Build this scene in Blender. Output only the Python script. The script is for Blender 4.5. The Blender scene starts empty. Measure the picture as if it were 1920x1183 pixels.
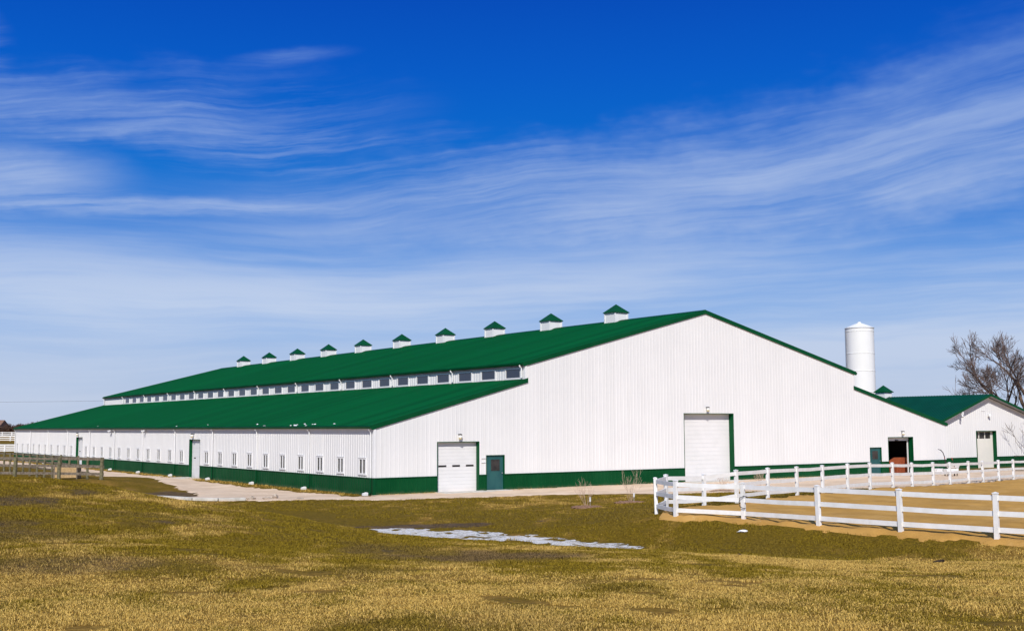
import bpy, math, random
import numpy as np
from mathutils import Vector, Matrix, noise as mnoise
C = bpy.context.scene.collection
SC = bpy.context.scene
# ---------------------------------------------------------------- camera
def make_camera():
    pi, ro, ya = 0.0951, -0.0047, 0.6045
    fw = Vector((math.sin(ya)*math.cos(pi), math.cos(ya)*math.cos(pi), math.sin(pi)))
    r = Vector((math.cos(ya), -math.sin(ya), 0)); u = r.cross(fw)
    R = math.cos(ro)*r + math.sin(ro)*u; U = -math.sin(ro)*r + math.cos(ro)*u
    cd = bpy.data.cameras.new('camera'); cam = bpy.data.objects.new('camera', cd)
    m = Matrix((R, U, -fw)).transposed().to_4x4(); m.translation = Vector((-31.696, -59.927, 3.912))
    cam.matrix_world = m
    cd.sensor_width = 36; cd.lens = 2178.8/1920*36; cd.clip_end = 8000; cd.clip_start = .1
    C.objects.link(cam); SC.camera = cam
make_camera()
# ---------------------------------------------------------------- light
SUN = Vector((.79, 1, -.98)).normalized()          # the way the light travels
EL = math.asin(-SUN.z); AZ = math.atan2(-SUN.x, -SUN.y)
sd = bpy.data.lights.new('sun', 'SUN'); sd.energy = 4.3; sd.angle = math.radians(.53); sd.color = (1, .955, .89)
so = bpy.data.objects.new('sun', sd); so.rotation_euler = SUN.to_track_quat('-Z', 'Y').to_euler(); so.location = (-60, -90, 90); C.objects.link(so)
SC.view_settings.view_transform = 'Standard'; SC.view_settings.look = 'None'
SC.view_settings.exposure = 0.0; SC.view_settings.gamma = 1.0

def S(r, g, b):                                    # sRGB bytes to linear
    f = lambda v: v/255/12.92 if v/255 <= .04045 else ((v/255+.055)/1.055)**2.4
    return (f(r), f(g), f(b), 1)

class NT:
    """small helper for building node graphs"""
    def __init__(s, tree): s.t = tree; s.t.nodes.clear()
    def n(s, typ, **kw):
        nd = s.t.nodes.new(typ)
        for k, v in kw.items():
            if k.startswith('i_'): s.set(nd, k[2:], v)
            elif k[0] == 'i' and k[1:].isdigit(): s.set(nd, int(k[1:]), v)
            else: setattr(nd, k, v)
        return nd
    def set(s, nd, key, v):
        sk = nd.inputs[key] if isinstance(key, int) else nd.inputs[key.replace('_', ' ')]
        if isinstance(v, bpy.types.NodeSocket): s.t.links.new(v, sk)
        elif isinstance(v, bpy.types.Node): s.t.links.new(v.outputs[0], sk)
        else: sk.default_value = v
    def m(s, op, a, b=0.0, c=None, clamp=False):
        nd = s.n('ShaderNodeMath', operation=op, use_clamp=clamp, i0=a, i1=b)
        if c is not None: s.set(nd, 2, c)
        return nd.outputs[0]
    def mix(s, f, a, b, blend='MIX'):
        nd = s.n('ShaderNodeMix', data_type='RGBA', blend_type=blend)
        s.set(nd, 0, f); s.set(nd, 6, a); s.set(nd, 7, b)
        return nd.outputs[2]
    def ramp(s, f, stops, interp='LINEAR'):
        nd = s.n('ShaderNodeValToRGB'); cr = nd.color_ramp; cr.interpolation = interp
        while len(cr.elements) > 1: cr.elements.remove(cr.elements[-1])
        for i, (p, c) in enumerate(stops):
            e = cr.elements[0] if i == 0 else cr.elements.new(p)
            e.position = p; e.color = c if not isinstance(c, (int, float)) else (c, c, c, 1)
        s.set(nd, 0, f); return nd.outputs[0]
    def sm(s, x, a, b):
        nd = s.n('ShaderNodeMapRange', interpolation_type='SMOOTHSTEP'); s.set(nd, 0, x); s.set(nd, 1, a); s.set(nd, 2, b); s.set(nd, 3, 0.0); s.set(nd, 4, 1.0)
        return nd.outputs[0]
    def noise(s, vec, scale, detail=4, rough=.55, dist=0.0, out=0):
        nd = s.n('ShaderNodeTexNoise', i_Vector=vec, i_Scale=scale, i_Detail=detail, i_Roughness=rough, i_Distortion=dist)
        return nd.outputs[out]
    def xyz(s, x=0.0, y=0.0, z=0.0): return s.n('ShaderNodeCombineXYZ', i0=x, i1=y, i2=z).outputs[0]

# ---------------------------------------------------------------- sky
def make_world():
    w = bpy.data.worlds.new('World'); SC.world = w; w.use_nodes = True
    N = NT(w.node_tree)
    sky = N.n('ShaderNodeTexSky', sky_type='NISHITA', sun_disc=False, sun_elevation=EL, sun_rotation=AZ, air_density=1.0, dust_density=.4, ozone_density=2.5)
    tc = N.n('ShaderNodeTexCoord'); sp = N.n('ShaderNodeSeparateXYZ', i0=tc.outputs['Generated'])
    el = N.m('ARCSINE', sp.outputs[2]); az = N.m('ARCTAN2', sp.outputs[0], sp.outputs[1])
    k = 1/.5
    grad = N.ramp(N.m('MULTIPLY', el, k, clamp=True), [(0, S(168, 187, 214)), (.03*k, S(156, 183, 220)), (.08*k, S(118, 168, 228)), (.13*k, S(78, 146, 224)), (.17*k, S(30, 122, 214)), (.21*k, S(0, 112, 208)), (.25*k, S(0, 102, 204)), (.30*k, S(0, 90, 198)), (.36*k, S(0, 76, 186)), (.42*k, S(10, 72, 172)), (.5*k, S(90, 125, 175))])
    nis = N.mix(1.0, sky.outputs[0], (.1, .1, .1, 1), 'MULTIPLY')
    col = N.mix(.985, nis, grad)
    # cirrus, laid out by compass bearing and height above the horizon
    a = N.m('SUBTRACT', az, .6045)
    wob = N.noise(N.xyz(N.m('MULTIPLY', a, 3.0), N.m('MULTIPLY', el, 5.0), 3.1), 1.3, 2, .45)
    wob2 = N.noise(N.xyz(N.m('MULTIPLY', a, 9.0), N.m('MULTIPLY', el, 20.0), 9.1), 2.2, 3, .6)
    def field(rot, sx, sy, seed, det=6, rough=.62, warp=.05):
        c, s = math.cos(rot), math.sin(rot)
        u = N.m('ADD', N.m('MULTIPLY', a, c), N.m('MULTIPLY', el, s))
        v = N.m('SUBTRACT', N.m('MULTIPLY', el, c), N.m('MULTIPLY', a, s))
        v = N.m('ADD', v, N.m('MULTIPLY', N.m('SUBTRACT', wob, .5), warp*.45))
        v = N.m('ADD', v, N.m('MULTIPLY', N.m('SUBTRACT', wob2, .5), warp*.06))
        return N.noise(N.xyz(N.m('MULTIPLY', u, sx), N.m('MULTIPLY', v, sy), seed), 1.0, det, rough)
    def blob(px, py, rx, ry, rot, soft=.55):
        ca, ce = (px-960)/2178, (803-py)/2178; rx /= 2178; ry /= 2178; c, s = math.cos(rot), math.sin(rot)
        da = N.m('SUBTRACT', a, ca); de = N.m('SUBTRACT', el, ce)
        u = N.m('MULTIPLY', N.m('ADD', N.m('MULTIPLY', da, c), N.m('MULTIPLY', de, s)), 1/rx)
        v = N.m('MULTIPLY', N.m('SUBTRACT', N.m('MULTIPLY', de, c), N.m('MULTIPLY', da, s)), 1/ry)
        v = N.m('ADD', v, N.m('MULTIPLY', N.m('SUBTRACT', wob2, .5), 1.1)); u = N.m('ADD', u, N.m('MULTIPLY', N.m('SUBTRACT', wob, .5), 1.0))
        d = N.m('SQRT', N.m('ADD', N.m('MULTIPLY', u, u), N.m('MULTIPLY', v, v)))
        return N.sm(d, 1.0+soft*.4, 1.0-soft)
    f1 = field(.12, 3.2, 30, 1.0, 8, .66, warp=.11); f2 = field(.10, 5, 130, 5.0, 6, .62, .11); f3 = field(.13, 2.4, 20, 8.0, 8, .60, warp=.10); f4 = field(.01, 1.8, 20, 12.0, 8, .56, .08); f5 = field(.03, 4, 110, 15., 6, .6, .08)
    fine = N.m('ADD', N.m('MULTIPLY', f1, .65), N.m('MULTIPLY', f2, .35)); finer = N.m('ADD', N.m('MULTIPLY', f3, .75), N.m('MULTIPLY', f2, .25))
    veilf = N.m('ADD', N.m('MULTIPLY', f4, .75), N.m('MULTIPLY', f5, .25))
    wisp = N.sm(fine, .40, .70); sheet = N.sm(finer, .26, .74); vs = N.sm(veilf, .33, .68)
    terms = []
    def term(b, f, amt): terms.append(N.m('MULTIPLY', N.m('MULTIPLY', b, f), amt))
    term(blob(300, 235, 460, 75, .05, .9), wisp, .8); term(blob(150, 240, 380, 50, .03, .9), sheet, .55)
    term(blob(560, 300, 260, 50, .04, .9), wisp, .65)
    term(blob(30, 365, 200, 60, .02, .9), sheet, 1.0); term(blob(130, 408, 300, 26, .0, .9), wisp, .8)
    term(blob(5, 150, 45, 60, .5, .9), wisp, .9); term(blob(540, 130, 110, 16, .13, .9), wisp, .45)
    term(blob(1640, 315, 620, 125, .10, .95), sheet, .9); term(blob(1900, 200, 330, 110, .2, .95), sheet, .6)
    term(blob(1330, 370, 700, 110, .03, .95), sheet, .72); term(blob(900, 330, 330, 80, -.05, .95), wisp, .5)
    term(blob(460, 403, 200, 18, .0, .9), wisp, .7); term(blob(1000, 410, 520, 60, -.04, .95), wisp, .55)
    low = N.sm(el, .235, .09); term(low, vs, .92)
    terms.append(N.m('MULTIPLY', N.sm(el, .22, .06), .34)); terms.append(N.m('MULTIPLY', N.sm(el, .12, .02), .30))
    d = terms[0]
    for t in terms[1:]: d = N.m('SUBTRACT', N.m('ADD', d, t), N.m('MULTIPLY', d, t))
    d = N.m('MULTIPLY', d, N.m('GREATER_THAN', sp.outputs[2], 0.0))
    cloud = N.ramp(N.m('MULTIPLY', el, k, clamp=True), [(0, S(196, 207, 228)), (.1*k, S(196, 211, 236)), (.2*k, S(172, 192, 230)), (.3*k, S(126, 160, 220))])
    col = N.mix(N.m('MINIMUM', d, .9), col, cloud)
    bg = N.n('ShaderNodeBackground', i0=col, i1=1.0)
    N.t.links.new(bg.outputs[0], N.n('ShaderNodeOutputWorld').inputs[0])
make_world()

# ---------------------------------------------------------------- materials
def mat(name, color, rough=.6, metal=0.0, spec=.5, fn=None):
    m = bpy.data.materials.new(name); m.use_nodes = True; N = NT(m.node_tree)
    b = N.n('ShaderNodeBsdfPrincipled'); b.inputs['Base Color'].default_value = color if len(color) == 4 else (*color, 1)
    b.inputs['Roughness'].default_value = rough; b.inputs['Metallic'].default_value = metal; b.inputs['Specular IOR Level'].default_value = spec
    N.t.links.new(b.outputs[0], N.n('ShaderNodeOutputMaterial').inputs[0])
    if fn: fn(N, b)
    return m
def varied(scale, c1, c2, bump=0.0, stretch=(1, 1, 1), rough=None, detail=5, bs=None):
    def fn(N, b):
        g = N.n('ShaderNodeNewGeometry'); v = N.n('ShaderNodeVectorMath', operation='MULTIPLY', i0=g.outputs['Position'], i1=stretch).outputs[0]
        f = N.noise(v, scale, detail, .6); N.set(b, 'Base_Color', N.mix(N.sm(f, .3, .7), c1, c2))
        if bump: N.set(b, 'Normal', N.n('ShaderNodeBump', i_Strength=bump, i_Distance=.02, i_Height=N.noise(v, bs or scale*3, 4, .6)).outputs[0])
        if rough: N.set(b, 'Roughness', N.m('MULTIPLY_ADD', f, rough[1]-rough[0], rough[0]))
    return fn
def white_metal_fn(N, b):
    g = N.n('ShaderNodeNewGeometry'); p = g.outputs['Position']; sp = N.n('ShaderNodeSeparateXYZ', i0=p)
    f = N.noise(p, .35, 4, .6)
    st = N.noise(N.n('ShaderNodeVectorMath', operation='MULTIPLY', i0=p, i1=(3., 3., .12)).outputs[0], 1.0, 5, .65)   # rain streaks
    c = N.mix(N.sm(f, .3, .75), (.80, .79, .775, 1), (.765, .755, .745, 1))
    pan = N.n('ShaderNodeTexWhiteNoise', noise_dimensions='1D', i1=N.m('FLOOR', N.m('MULTIPLY', N.m('ADD', sp.outputs[0], sp.outputs[1]), 1/.9))).outputs[0]   # sheet to sheet tone
    c = N.mix(N.m('MULTIPLY', pan, .35), c, (.70, .695, .68, 1))
    lap = N.m('MULTIPLY', N.sm(N.m('ABSOLUTE', N.m('SUBTRACT', sp.outputs[2], 6.1)), .02, .0), .12); c = N.mix(lap, c, (.5, .5, .5, 1))   # sheet end lap
    c = N.mix(N.m('MULTIPLY', N.sm(st, .52, .8), .4), c, (.64, .63, .60, 1))
    N.set(b, 'Base_Color', c); N.set(b, 'Normal', N.n('ShaderNodeBump', i_Strength=.12, i_Distance=.05, i_Height=N.noise(p, 1.3, 2, .5)).outputs[0])
def dusty_green_fn(c1, c2, dust):
    def fn(N, b):
        g = N.n('ShaderNodeNewGeometry'); p = g.outputs['Position']; sp = N.n('ShaderNodeSeparateXYZ', i0=p)
        f = N.noise(p, .5, 5, .6); c = N.mix(N.sm(f, .3, .7), c1, c2)
        if dust:
            h = N.m('ADD', sp.outputs[2], N.m('MULTIPLY', N.noise(p, 4.0, 4, .6), .35)); c = N.mix(N.m('MULTIPLY', N.sm(h, .42, .10), .18), c, (.30, .27, .20, 1))
        N.set(b, 'Base_Color', c); N.set(b, 'Roughness', N.m('MULTIPLY_ADD', N.noise(p, 1.1, 4, .6), .25, .28))
    return fn
def roof_fn(N, b):
    g = N.n('ShaderNodeNewGeometry'); p = g.outputs['Position']; sp = N.n('ShaderNodeSeparateXYZ', i0=p)
    # panel to panel tone shifts (panels .9 m wide) and weathering that runs down the slope
    pan = N.n('ShaderNodeTexWhiteNoise', noise_dimensions='1D', i1=N.m('FLOOR', N.m('MULTIPLY', sp.outputs[1], 1/.9))).outputs[0]
    st = N.noise(N.n('ShaderNodeVectorMath', operation='MULTIPLY', i0=p, i1=(.15, 2.2, .15)).outputs[0], 1.0, 5, .6)
    f = N.m('ADD', N.m('MULTIPLY', pan, .55), N.m('MULTIPLY', N.noise(p, .12, 4, .6), .45))
    c = N.mix(f, (.0, .050, .015, 1), (.0, .090, .026, 1)); c = N.mix(N.m('MULTIPLY', N.sm(st, .5, .8), .25), c, (.004, .11, .035, 1))
    N.set(b, 'Base_Color', c); N.set(b, 'Roughness', N.m('MULTIPLY_ADD', st, .2, .5))
M = dict(
 white=mat('white_metal', (.8, .8, .8), .45, spec=.3, fn=white_metal_fn),
 trimw=mat('white_trim', (.80, .80, .80), .5, spec=.3, fn=varied(3, (.81, .81, .81, 1), (.76, .76, .75, 1))),
 green=mat('green_metal', (.01, .09, .04), .45, spec=.12, fn=dusty_green_fn((.0, .052, .014, 1), (.003, .068, .020, 1), True)),
 gtrim=mat('green_trim', (.01, .07, .03), .45, spec=.12, fn=dusty_green_fn((.0, .055, .016, 1), (.002, .07, .022, 1), False)),
 roof=mat('green_roof', (.002, .08, .03), .45, spec=.06, fn=roof_fn),
 roof2=mat('sky_tinted_roof', (.001, .06, .04), .5, spec=.08, fn=dusty_green_fn((.0, .044, .024, 1), (.0, .055, .030, 1), False)),  # green roof with grazing sky reflection mixed into its colour
 soffit=mat('soffit', (.4, .4, .43), .7, fn=varied(2, (.42, .42, .45, 1), (.34, .34, .38, 1))),
 glass=mat('window_glass', (.012, .018, .04), .08, spec=.8, fn=lambda N, b: N.set(b, 'Normal', N.n('ShaderNodeBump', i_Strength=.25, i_Distance=.03, i_Height=N.noise(N.n('ShaderNodeNewGeometry').outputs['Position'], 2.2, 2, .5)).outputs[0])),
 dglass=mat('dark_pane', (.05, .045, .04), .25, spec=.5, fn=varied(1.3, (.055, .048, .044, 1), (.008, .008, .008, 1))),
 teal=mat('teal_paint', (.02, .10, .10), .45, fn=varied(2.0, (.010, .075, .078, 1), (.02, .105, .10, 1), .1, (1, 1, .4))),
 door=mat('door_paint', (.8, .8, .8), .5, spec=.3, fn=varied(.8, (.80, .79, .78, 1), (.74, .735, .72, 1))),
 cream=mat('cream_paint', (.8, .77, .68), .5, spec=.3, fn=varied(.8, (.80, .77, .69, 1), (.74, .72, .65, 1))),
 metal=mat('bare_steel', (.6, .6, .6), .35, 1.0),
 black=mat('black_metal', (.02, .02, .02), .5),
 amber=mat('amber_glass', (.5, .42, .24), .25), lampw=mat('lamp_glass', (.85, .83, .78), .2),
 vinyl=mat('white_vinyl', (.84, .84, .85), .4, spec=.3, fn=varied(2.2, (.86, .86, .86, 1), (.75, .74, .71, 1), .05)),
 wood=mat('weathered_wood', (.3, .25, .2), .85, spec=.1, fn=varied(6, (.25, .205, .155, 1), (.12, .095, .07, 1), .5, (1, 1, 1))),
 woodpost=mat('mossy_wood', (.25, .23, .15), .9, spec=.1, fn=varied(5, (.22, .20, .12, 1), (.11, .095, .055, 1), .5)),
 stone=mat('field_stone', (.4, .33, .26), .9, spec=.1, fn=varied(5, (.50, .42, .34, 1), (.33, .26, .2, 1), .6)),
 stems=mat('pinkish_stems', (.52, .37, .28), .9, spec=.1),
 rust=mat('red_brown_wood', (.33, .08, .03), .7, fn=varied(3, (.36, .085, .03, 1), (.26, .06, .022, 1), .3, (1, 1, 6))),
 concrete=mat('concrete', (.6, .57, .5), .9, spec=.2, fn=varied(2.5, (.66, .63, .57, 1), (.48, .45, .39, 1), .5)),
 silo=mat('silo_paint', (.8, .8, .8), .5, spec=.3, fn=varied(.5, (.86, .86, .86, 1), (.81, .81, .79, 1), .1, (1, 1, .35))),
 bark=mat('brown_bark', (.15, .1, .07), .9, spec=.1, fn=varied(1.2, (.17, .115, .08, 1), (.09, .06, .045, 1), .6)),
 twig=mat('reddish_twigs', (.22, .14, .12), .9, spec=.1, fn=varied(.6, (.21, .145, .125, 1), (.12, .095, .09, 1))),
 pale=mat('pale_bark', (.55, .5, .42), .9, spec=.1, fn=varied(1.2, (.56, .51, .44, 1), (.33, .29, .24, 1))),
 mulch=mat('mulch', (.25, .14, .08), .95, spec=.1, fn=varied(9, (.36, .21, .13, 1), (.16, .09, .055, 1), .8)),
 snow=mat('snow', (.9, .91, .93), .8, spec=.2), dirt=mat('dark_soil', (.05, .035, .02), .95, spec=.1, fn=varied(6, (.07, .048, .03, 1), (.03, .02, .012, 1), .6)),
 brick=mat('brown_siding', (.35, .22, .15), .9, fn=varied(2, (.40, .25, .17, 1), (.30, .18, .12, 1))), shingle=mat('brown_shingle', (.25, .14, .09), .9, fn=varied(3, (.28, .16, .11, 1), (.19, .11, .07, 1), .3)),
 hedge=mat('hedge_twigs', (.12, .07, .05), .95, spec=.1, fn=varied(1.0, (.15, .085, .06, 1), (.07, .045, .035, 1))),
 straw=mat('straw', (.5, .35, .18), .95, spec=.1, fn=varied(8, (.55, .38, .2, 1), (.38, .26, .13, 1), .6)),
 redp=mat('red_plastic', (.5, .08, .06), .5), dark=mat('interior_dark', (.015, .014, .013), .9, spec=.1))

# ---------------------------------------------------------------- mesh helpers
class MB:
    def __init__(s): s.v = []; s.f = []
    def face(s, *p):
        i = len(s.v); s.v += [tuple(q) for q in p]; s.f.append(tuple(range(i, i+len(p))))
    def box(s, x0, x1, y0, y1, z0, z1):
        i = len(s.v); s.v += [(x, y, z) for x in (x0, x1) for y in (y0, y1) for z in (z0, z1)]
        s.f += [tuple(i+k for k in q) for q in ((0, 1, 3, 2), (4, 6, 7, 5), (0, 4, 5, 1), (2, 3, 7, 6), (0, 2, 6, 4), (1, 5, 7, 3))]
    def prism(s, prof, a, b, axis):
        """closed profile (2D) swept from a to b along axis 0/1/2"""
        def P(q, t): l = [q[0], q[1]]; l.insert(axis, t); return tuple(l)
        i = len(s.v); n = len(prof); s.v += [P(q, a) for q in prof]+[P(q, b) for q in prof]
        s.f += [(i+k, i+(k+1) % n, i+n+(k+1) % n, i+n+k) for k in range(n)]+[tuple(i+k for k in range(n))[::-1], tuple(i+n+k for k in range(n))]
    def bar(s, p, q, w, h, up=Vector((0, 0, 1))):
        p = Vector(p); q = Vector(q); d = (q-p).normalized(); sd = d.cross(up)
        sd = sd.normalized() if sd.length > 1e-4 else Vector((1, 0, 0)); u = sd.cross(d).normalized()
        i = len(s.v)
        for o in (p, q):
            for a, b in ((-1, -1), (1, -1), (1, 1), (-1, 1)): s.v.append(tuple(o+sd*a*w/2+u*b*h/2))
        s.f += [(i, i+1, i+5, i+4), (i+1, i+2, i+6, i+5), (i+2, i+3, i+7, i+6), (i+3, i, i+4, i+7), (i+3, i+2, i+1, i), (i+4, i+5, i+6, i+7)]
    def tube(s, pts, rad, n=6, cap=True):
        pts = [Vector(p) for p in pts]; rings = []; u = None
        for k, p in enumerate(pts):
            d = (pts[min(k+1, len(pts)-1)]-pts[max(k-1, 0)]).normalized()
            if u is None: u = d.orthogonal().normalized()
            else: u = (u-d*u.dot(d)); u = u.normalized() if u.length > 1e-6 else d.orthogonal().normalized()
            w = d.cross(u); r = rad[k] if isinstance(rad, (list, tuple)) else rad; i = len(s.v)
            s.v += [tuple(p+(u*math.cos(2*math.pi*j/n)+w*math.sin(2*math.pi*j/n))*r) for j in range(n)]; rings.append(i)
        for a, b in zip(rings, rings[1:]): s.f += [(a+j, a+(j+1) % n, b+(j+1) % n, b+j) for j in range(n)]
        if cap: s.f += [tuple(rings[0]+j for j in range(n))[::-1], tuple(rings[-1]+j for j in range(n))]
    def lathe(s, c, prof, n=20):
        rings = []
        for r, z in prof:
            i = len(s.v); s.v += [(c[0]+r*math.cos(2*math.pi*j/n), c[1]+r*math.sin(2*math.pi*j/n), c[2]+z) for j in range(n)]; rings.append(i)
        for a, b in zip(rings, rings[1:]): s.f += [(a+j, a+(j+1) % n, b+(j+1) % n, b+j) for j in range(n)]
        s.f += [tuple(rings[0]+j for j in range(n))[::-1], tuple(rings[-1]+j for j in range(n))]
    def lump(s, c, r, seed, n=2, amp=.3):
        rnd = random.Random(seed); off = Vector((rnd.random()*50, rnd.random()*50, rnd.random()*50)); i = len(s.v); NU, NV = 8, 5
        for a in range(NV+1):
            for b in range(NU):
                th = math.pi*a/NV; ph = 2*math.pi*b/NU; d = Vector((math.sin(th)*math.cos(ph), math.sin(th)*math.sin(ph), math.cos(th)))
                k = 1+amp*mnoise.noise(d*1.6+off)*1.6; s.v.append((c[0]+d.x*r[0]*k, c[1]+d.y*r[1]*k, c[2]+d.z*r[2]*k))
        for a in range(NV):
            for b in range(NU): s.f.append((i+a*NU+b, i+(a+1)*NU+b, i+(a+1)*NU+(b+1) % NU, i+a*NU+(b+1) % NU))
    def build(s, name, m, parent=None, smooth=False, bevel=0.0, loc=None):
        me = bpy.data.meshes.new(name); v = s.v
        if loc is not None: v = [(p[0]-loc[0], p[1]-loc[1], p[2]-loc[2]) for p in v]
        me.from_pydata(v, [], s.f); me.validate(); me.update()
        me.materials.append(M[m] if isinstance(m, str) else m)
        if smooth:
            for p in me.polygons: p.use_smooth = True
        o = bpy.data.objects.new(name, me); C.objects.link(o)
        if loc is not None: o.location = loc
        if parent: o.parent = parent
        if bevel:
            md = o.modifiers.new('bevel', 'BEVEL'); md.width = bevel; md.segments = 2; md.limit_method = 'ANGLE'
        return o
def tag(o, label=None, cat=None, group=None, kind=None):
    for k, v in (('label', label), ('category', cat), ('group', group), ('kind', kind)):
        if v: o[k] = v
    return o
def empty(name, label, cat, loc=(0, 0, 0), rz=0, group=None):
    o = bpy.data.objects.new(name, None); o.location = loc; o.rotation_euler.z = rz; o.empty_display_size = .2; C.objects.link(o)
    return tag(o, label, cat, group)
def child_copy(ch, parent):
    c = ch.copy(); C.objects.link(c); c.parent = parent
    for g in ch.children: child_copy(g, c)
    return c
def copy_tree(o):
    c = o.copy(); C.objects.link(c)
    for ch in o.children: child_copy(ch, c)
    return c

# ---------------------------------------------------------------- terrain
TC=[(-31.39,-46.49,2.02),(-31.28,-40.43,1.76),(-29.31,-47.92,2.01),(-28.26,-42.52,1.75),(-28.07,-48.78,2.00),(-26.45,-43.77,1.74),(-27.32,-49.30,2.00),(-25.36,-44.52,1.73),(-26.40,-49.93,1.99),(-24.03,-45.44,1.72),(-25.32,-50.68,1.98),(-22.46,-46.52,1.71),(-23.91,-51.65,1.98),(-20.40,-47.94,1.70),(-22.66,-52.51,1.97),(-18.59,-49.19,1.69),(-21.42,-53.37,1.96),(-16.78,-50.44,1.68),(-19.76,-54.52,1.95),(-14.36,-52.11,1.67),(-21.41,-40.49,1.36),(-18.55,-35.08,0.90),(-15.47,-29.24,0.63),(-19.30,-41.94,1.35),(-15.85,-36.94,0.89),(-12.12,-31.54,0.45),(-17.76,-43.01,1.34),(-13.88,-38.31,0.88),(-9.68,-33.21,0.33),(-29.11,-7.81,2.32),(-24.95,-10.67,2.19),(-22.45,-12.38,2.08),(-21.45,-13.07,2.05),(-20.62,-13.63,1.97),(-19.28,-14.53,1.74),(-17.43,-15.76,1.29),(-15.75,-16.88,1.00),(-14.41,-17.79,0.79),(-29.88,-24.31,1.80),(-25.56,-28.52,1.84),(-27.33,-37.67,1.79),(-23.92,-32.05,1.48),(-26.06,-39.76,1.71),(-21.15,-31.50,1.29),(-24.40,-40.29,1.65),(-20.00,-23.75,1.32),(-18.13,-29.89,1.01),(-21.92,-38.31,1.40),(-13.27,-20.98,0.48),(-28.27,8.79,0.90),(-19.51,2.75,0.90),(-16.22,0.48,0.90),(-14.03,-1.02,0.30),(-12.18,-3.52,0.00),(-10.83,-5.68,-0.10),(-9.74,-8.89,-0.15),(-9.85,-13.71,-0.15),(-5.85,-28.9,-0.24),(-5.55,-29.7,-0.2),(-9.74,-17.46,-0.15),(-7.67,26.56,0.45),(-5.39,26.48,0.35),(-4.65,23.88,0.30),(-9.34,14.56,0.15),(-8.34,8.45,0.05),(-8.17,6.19,-0.10),(-9.72,8.10,-0.10),(-10.59,11.43,0.00),(-9.59,-18.33,-0.15),(-7.98,-19.57,-0.15),(-7.18,-22.22,-0.15),(-6.32,-24.51,-0.15),(-5.87,-27.12,-0.15),(-5.27,-29.43,-0.15),(-6.51,-29.37,-0.15),(-7.40,-27.58,-0.15),(-7.99,-24.52,-0.15),(-9.47,-22.10,-0.15),(-10.63,-20.94,-0.15),(-8.85,-19.40,-0.24),(-7.54,-21.26,-0.24),(-6.76,-23.76,-0.24),(-6.15,-26.23,-0.24),(-5.53,-27.88,-0.24),(-6.20,-6.01,-0.05),(-4.83,-12.25,-0.02),(-0.31,-11.65,-0.00),(-4.41,-17.95,-0.05),(-0.03,-17.79,0.08),(2.42,-16.62,0.10),(6.05,-15.54,0.12),(-3.54,-25.78,0.20),(-4.38,-21.81,-0.02),(-7.14,-13.47,-0.08),(-0.87,-24.22,0.38),(-3.42,-28.89,0.40),(-2.95,-31.91,0.40),(-4.39,-30.99,0.15),(-4.51,-33.53,0.10),(-2.60,-34.79,0.25),(-2.42,-37.94,0.25),(-1.46,-40.75,0.35),(-11.27,-38.26,0.70),(-16.18,-43.47,1.23),(-10.42,-42.52,0.84),(-14.50,-45.85,1.24),(-9.34,-45.73,1.01),(-13.06,-48.09,1.35),(-5.58,-47.11,0.98),(1.10,-45.60,0.60),(0.15,-42.70,0.57),(-0.52,-39.66,0.55),(-1.02,-36.71,0.55),(-1.23,-33.64,0.55),(-1.32,-30.33,0.52),(-2.55,-28.15,0.57),(-1.52,-25.93,0.56),(0.16,-24.65,0.59),(2.39,-24.48,0.55),(4.23,-24.55,0.67),(6.96,-23.74,0.67),(9.73,-22.96,0.64),(12.43,-22.15,0.62),(15.20,-21.37,0.62),(17.93,-20.57,0.59),(20.67,-19.89,0.52),(23.40,-19.08,0.44),(26.11,-18.51,0.39),(28.92,-17.63,0.31),(31.79,-16.93,0.30),(34.69,-15.99,0.24),(37.61,-15.20,0.22),(40.53,-14.40,0.18),(43.35,-13.66,0.12),(46.29,-12.87,0.06),(49.23,-12.09,0.03),(3.91,-28.26,0.50),(13.16,-26.33,0.45),(16.81,-29.27,0.45),(5.82,-36.18,0.50),(26.98,-31.30,0.40),(-10.41,17.93,0.62),(-12.30,21.09,0.44),(-14.28,24.91,0.33),(-16.31,28.77,0.21),(-18.44,32.69,0.14),(-10.30,30.00,0.33),(-10.30,45.00,0.27),(-10.30,60.00,0.21),(-10.30,80.00,0.13),(-25.00,40.00,0.60),(-30.00,70.00,0.40),(-60.00,60.00,0.50),(-60.00,10.00,1.80),(-80.00,-40.00,2.20),(-50.00,-60.00,2.20),(-31.70,-60.00,2.25),(-40.00,-30.00,2.15),(-4.34,31.28,0.00),(-4.68,23.78,0.00),(-5.95,15.45,0.00),(-8.28,5.44,0.00),(-7.64,-0.54,0.00),(-4.85,-0.46,0.00),(-3.01,-1.95,0.00),(-2.01,-3.94,0.00),(1.12,-4.08,0.00),(3.94,-5.12,0.00),(7.42,-5.37,0.00),(10.42,-6.47,-0.00),(13.15,-8.01,0.00),(16.66,-8.75,0.00)]
WF=[(1.10,-45.60,0.60),(0.15,-42.70,0.57),(-0.52,-39.66,0.55),(-1.02,-36.71,0.55),(-1.23,-33.64,0.55),(-1.32,-30.33,0.52),(-2.55,-28.15,0.57),(-1.52,-25.93,0.56),(0.16,-24.65,0.59),(2.39,-24.48,0.55),(4.23,-24.55,0.67),(6.96,-23.74,0.67),(9.73,-22.96,0.64),(12.43,-22.15,0.62),(15.20,-21.37,0.62),(17.93,-20.57,0.59),(20.67,-19.89,0.52),(23.40,-19.08,0.44),(26.11,-18.51,0.39),(28.92,-17.63,0.31),(31.79,-16.93,0.30),(34.69,-15.99,0.24),(37.61,-15.20,0.22),(40.53,-14.40,0.18),(43.35,-13.66,0.12),(46.29,-12.87,0.06),(49.23,-12.09,0.03)]
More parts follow.
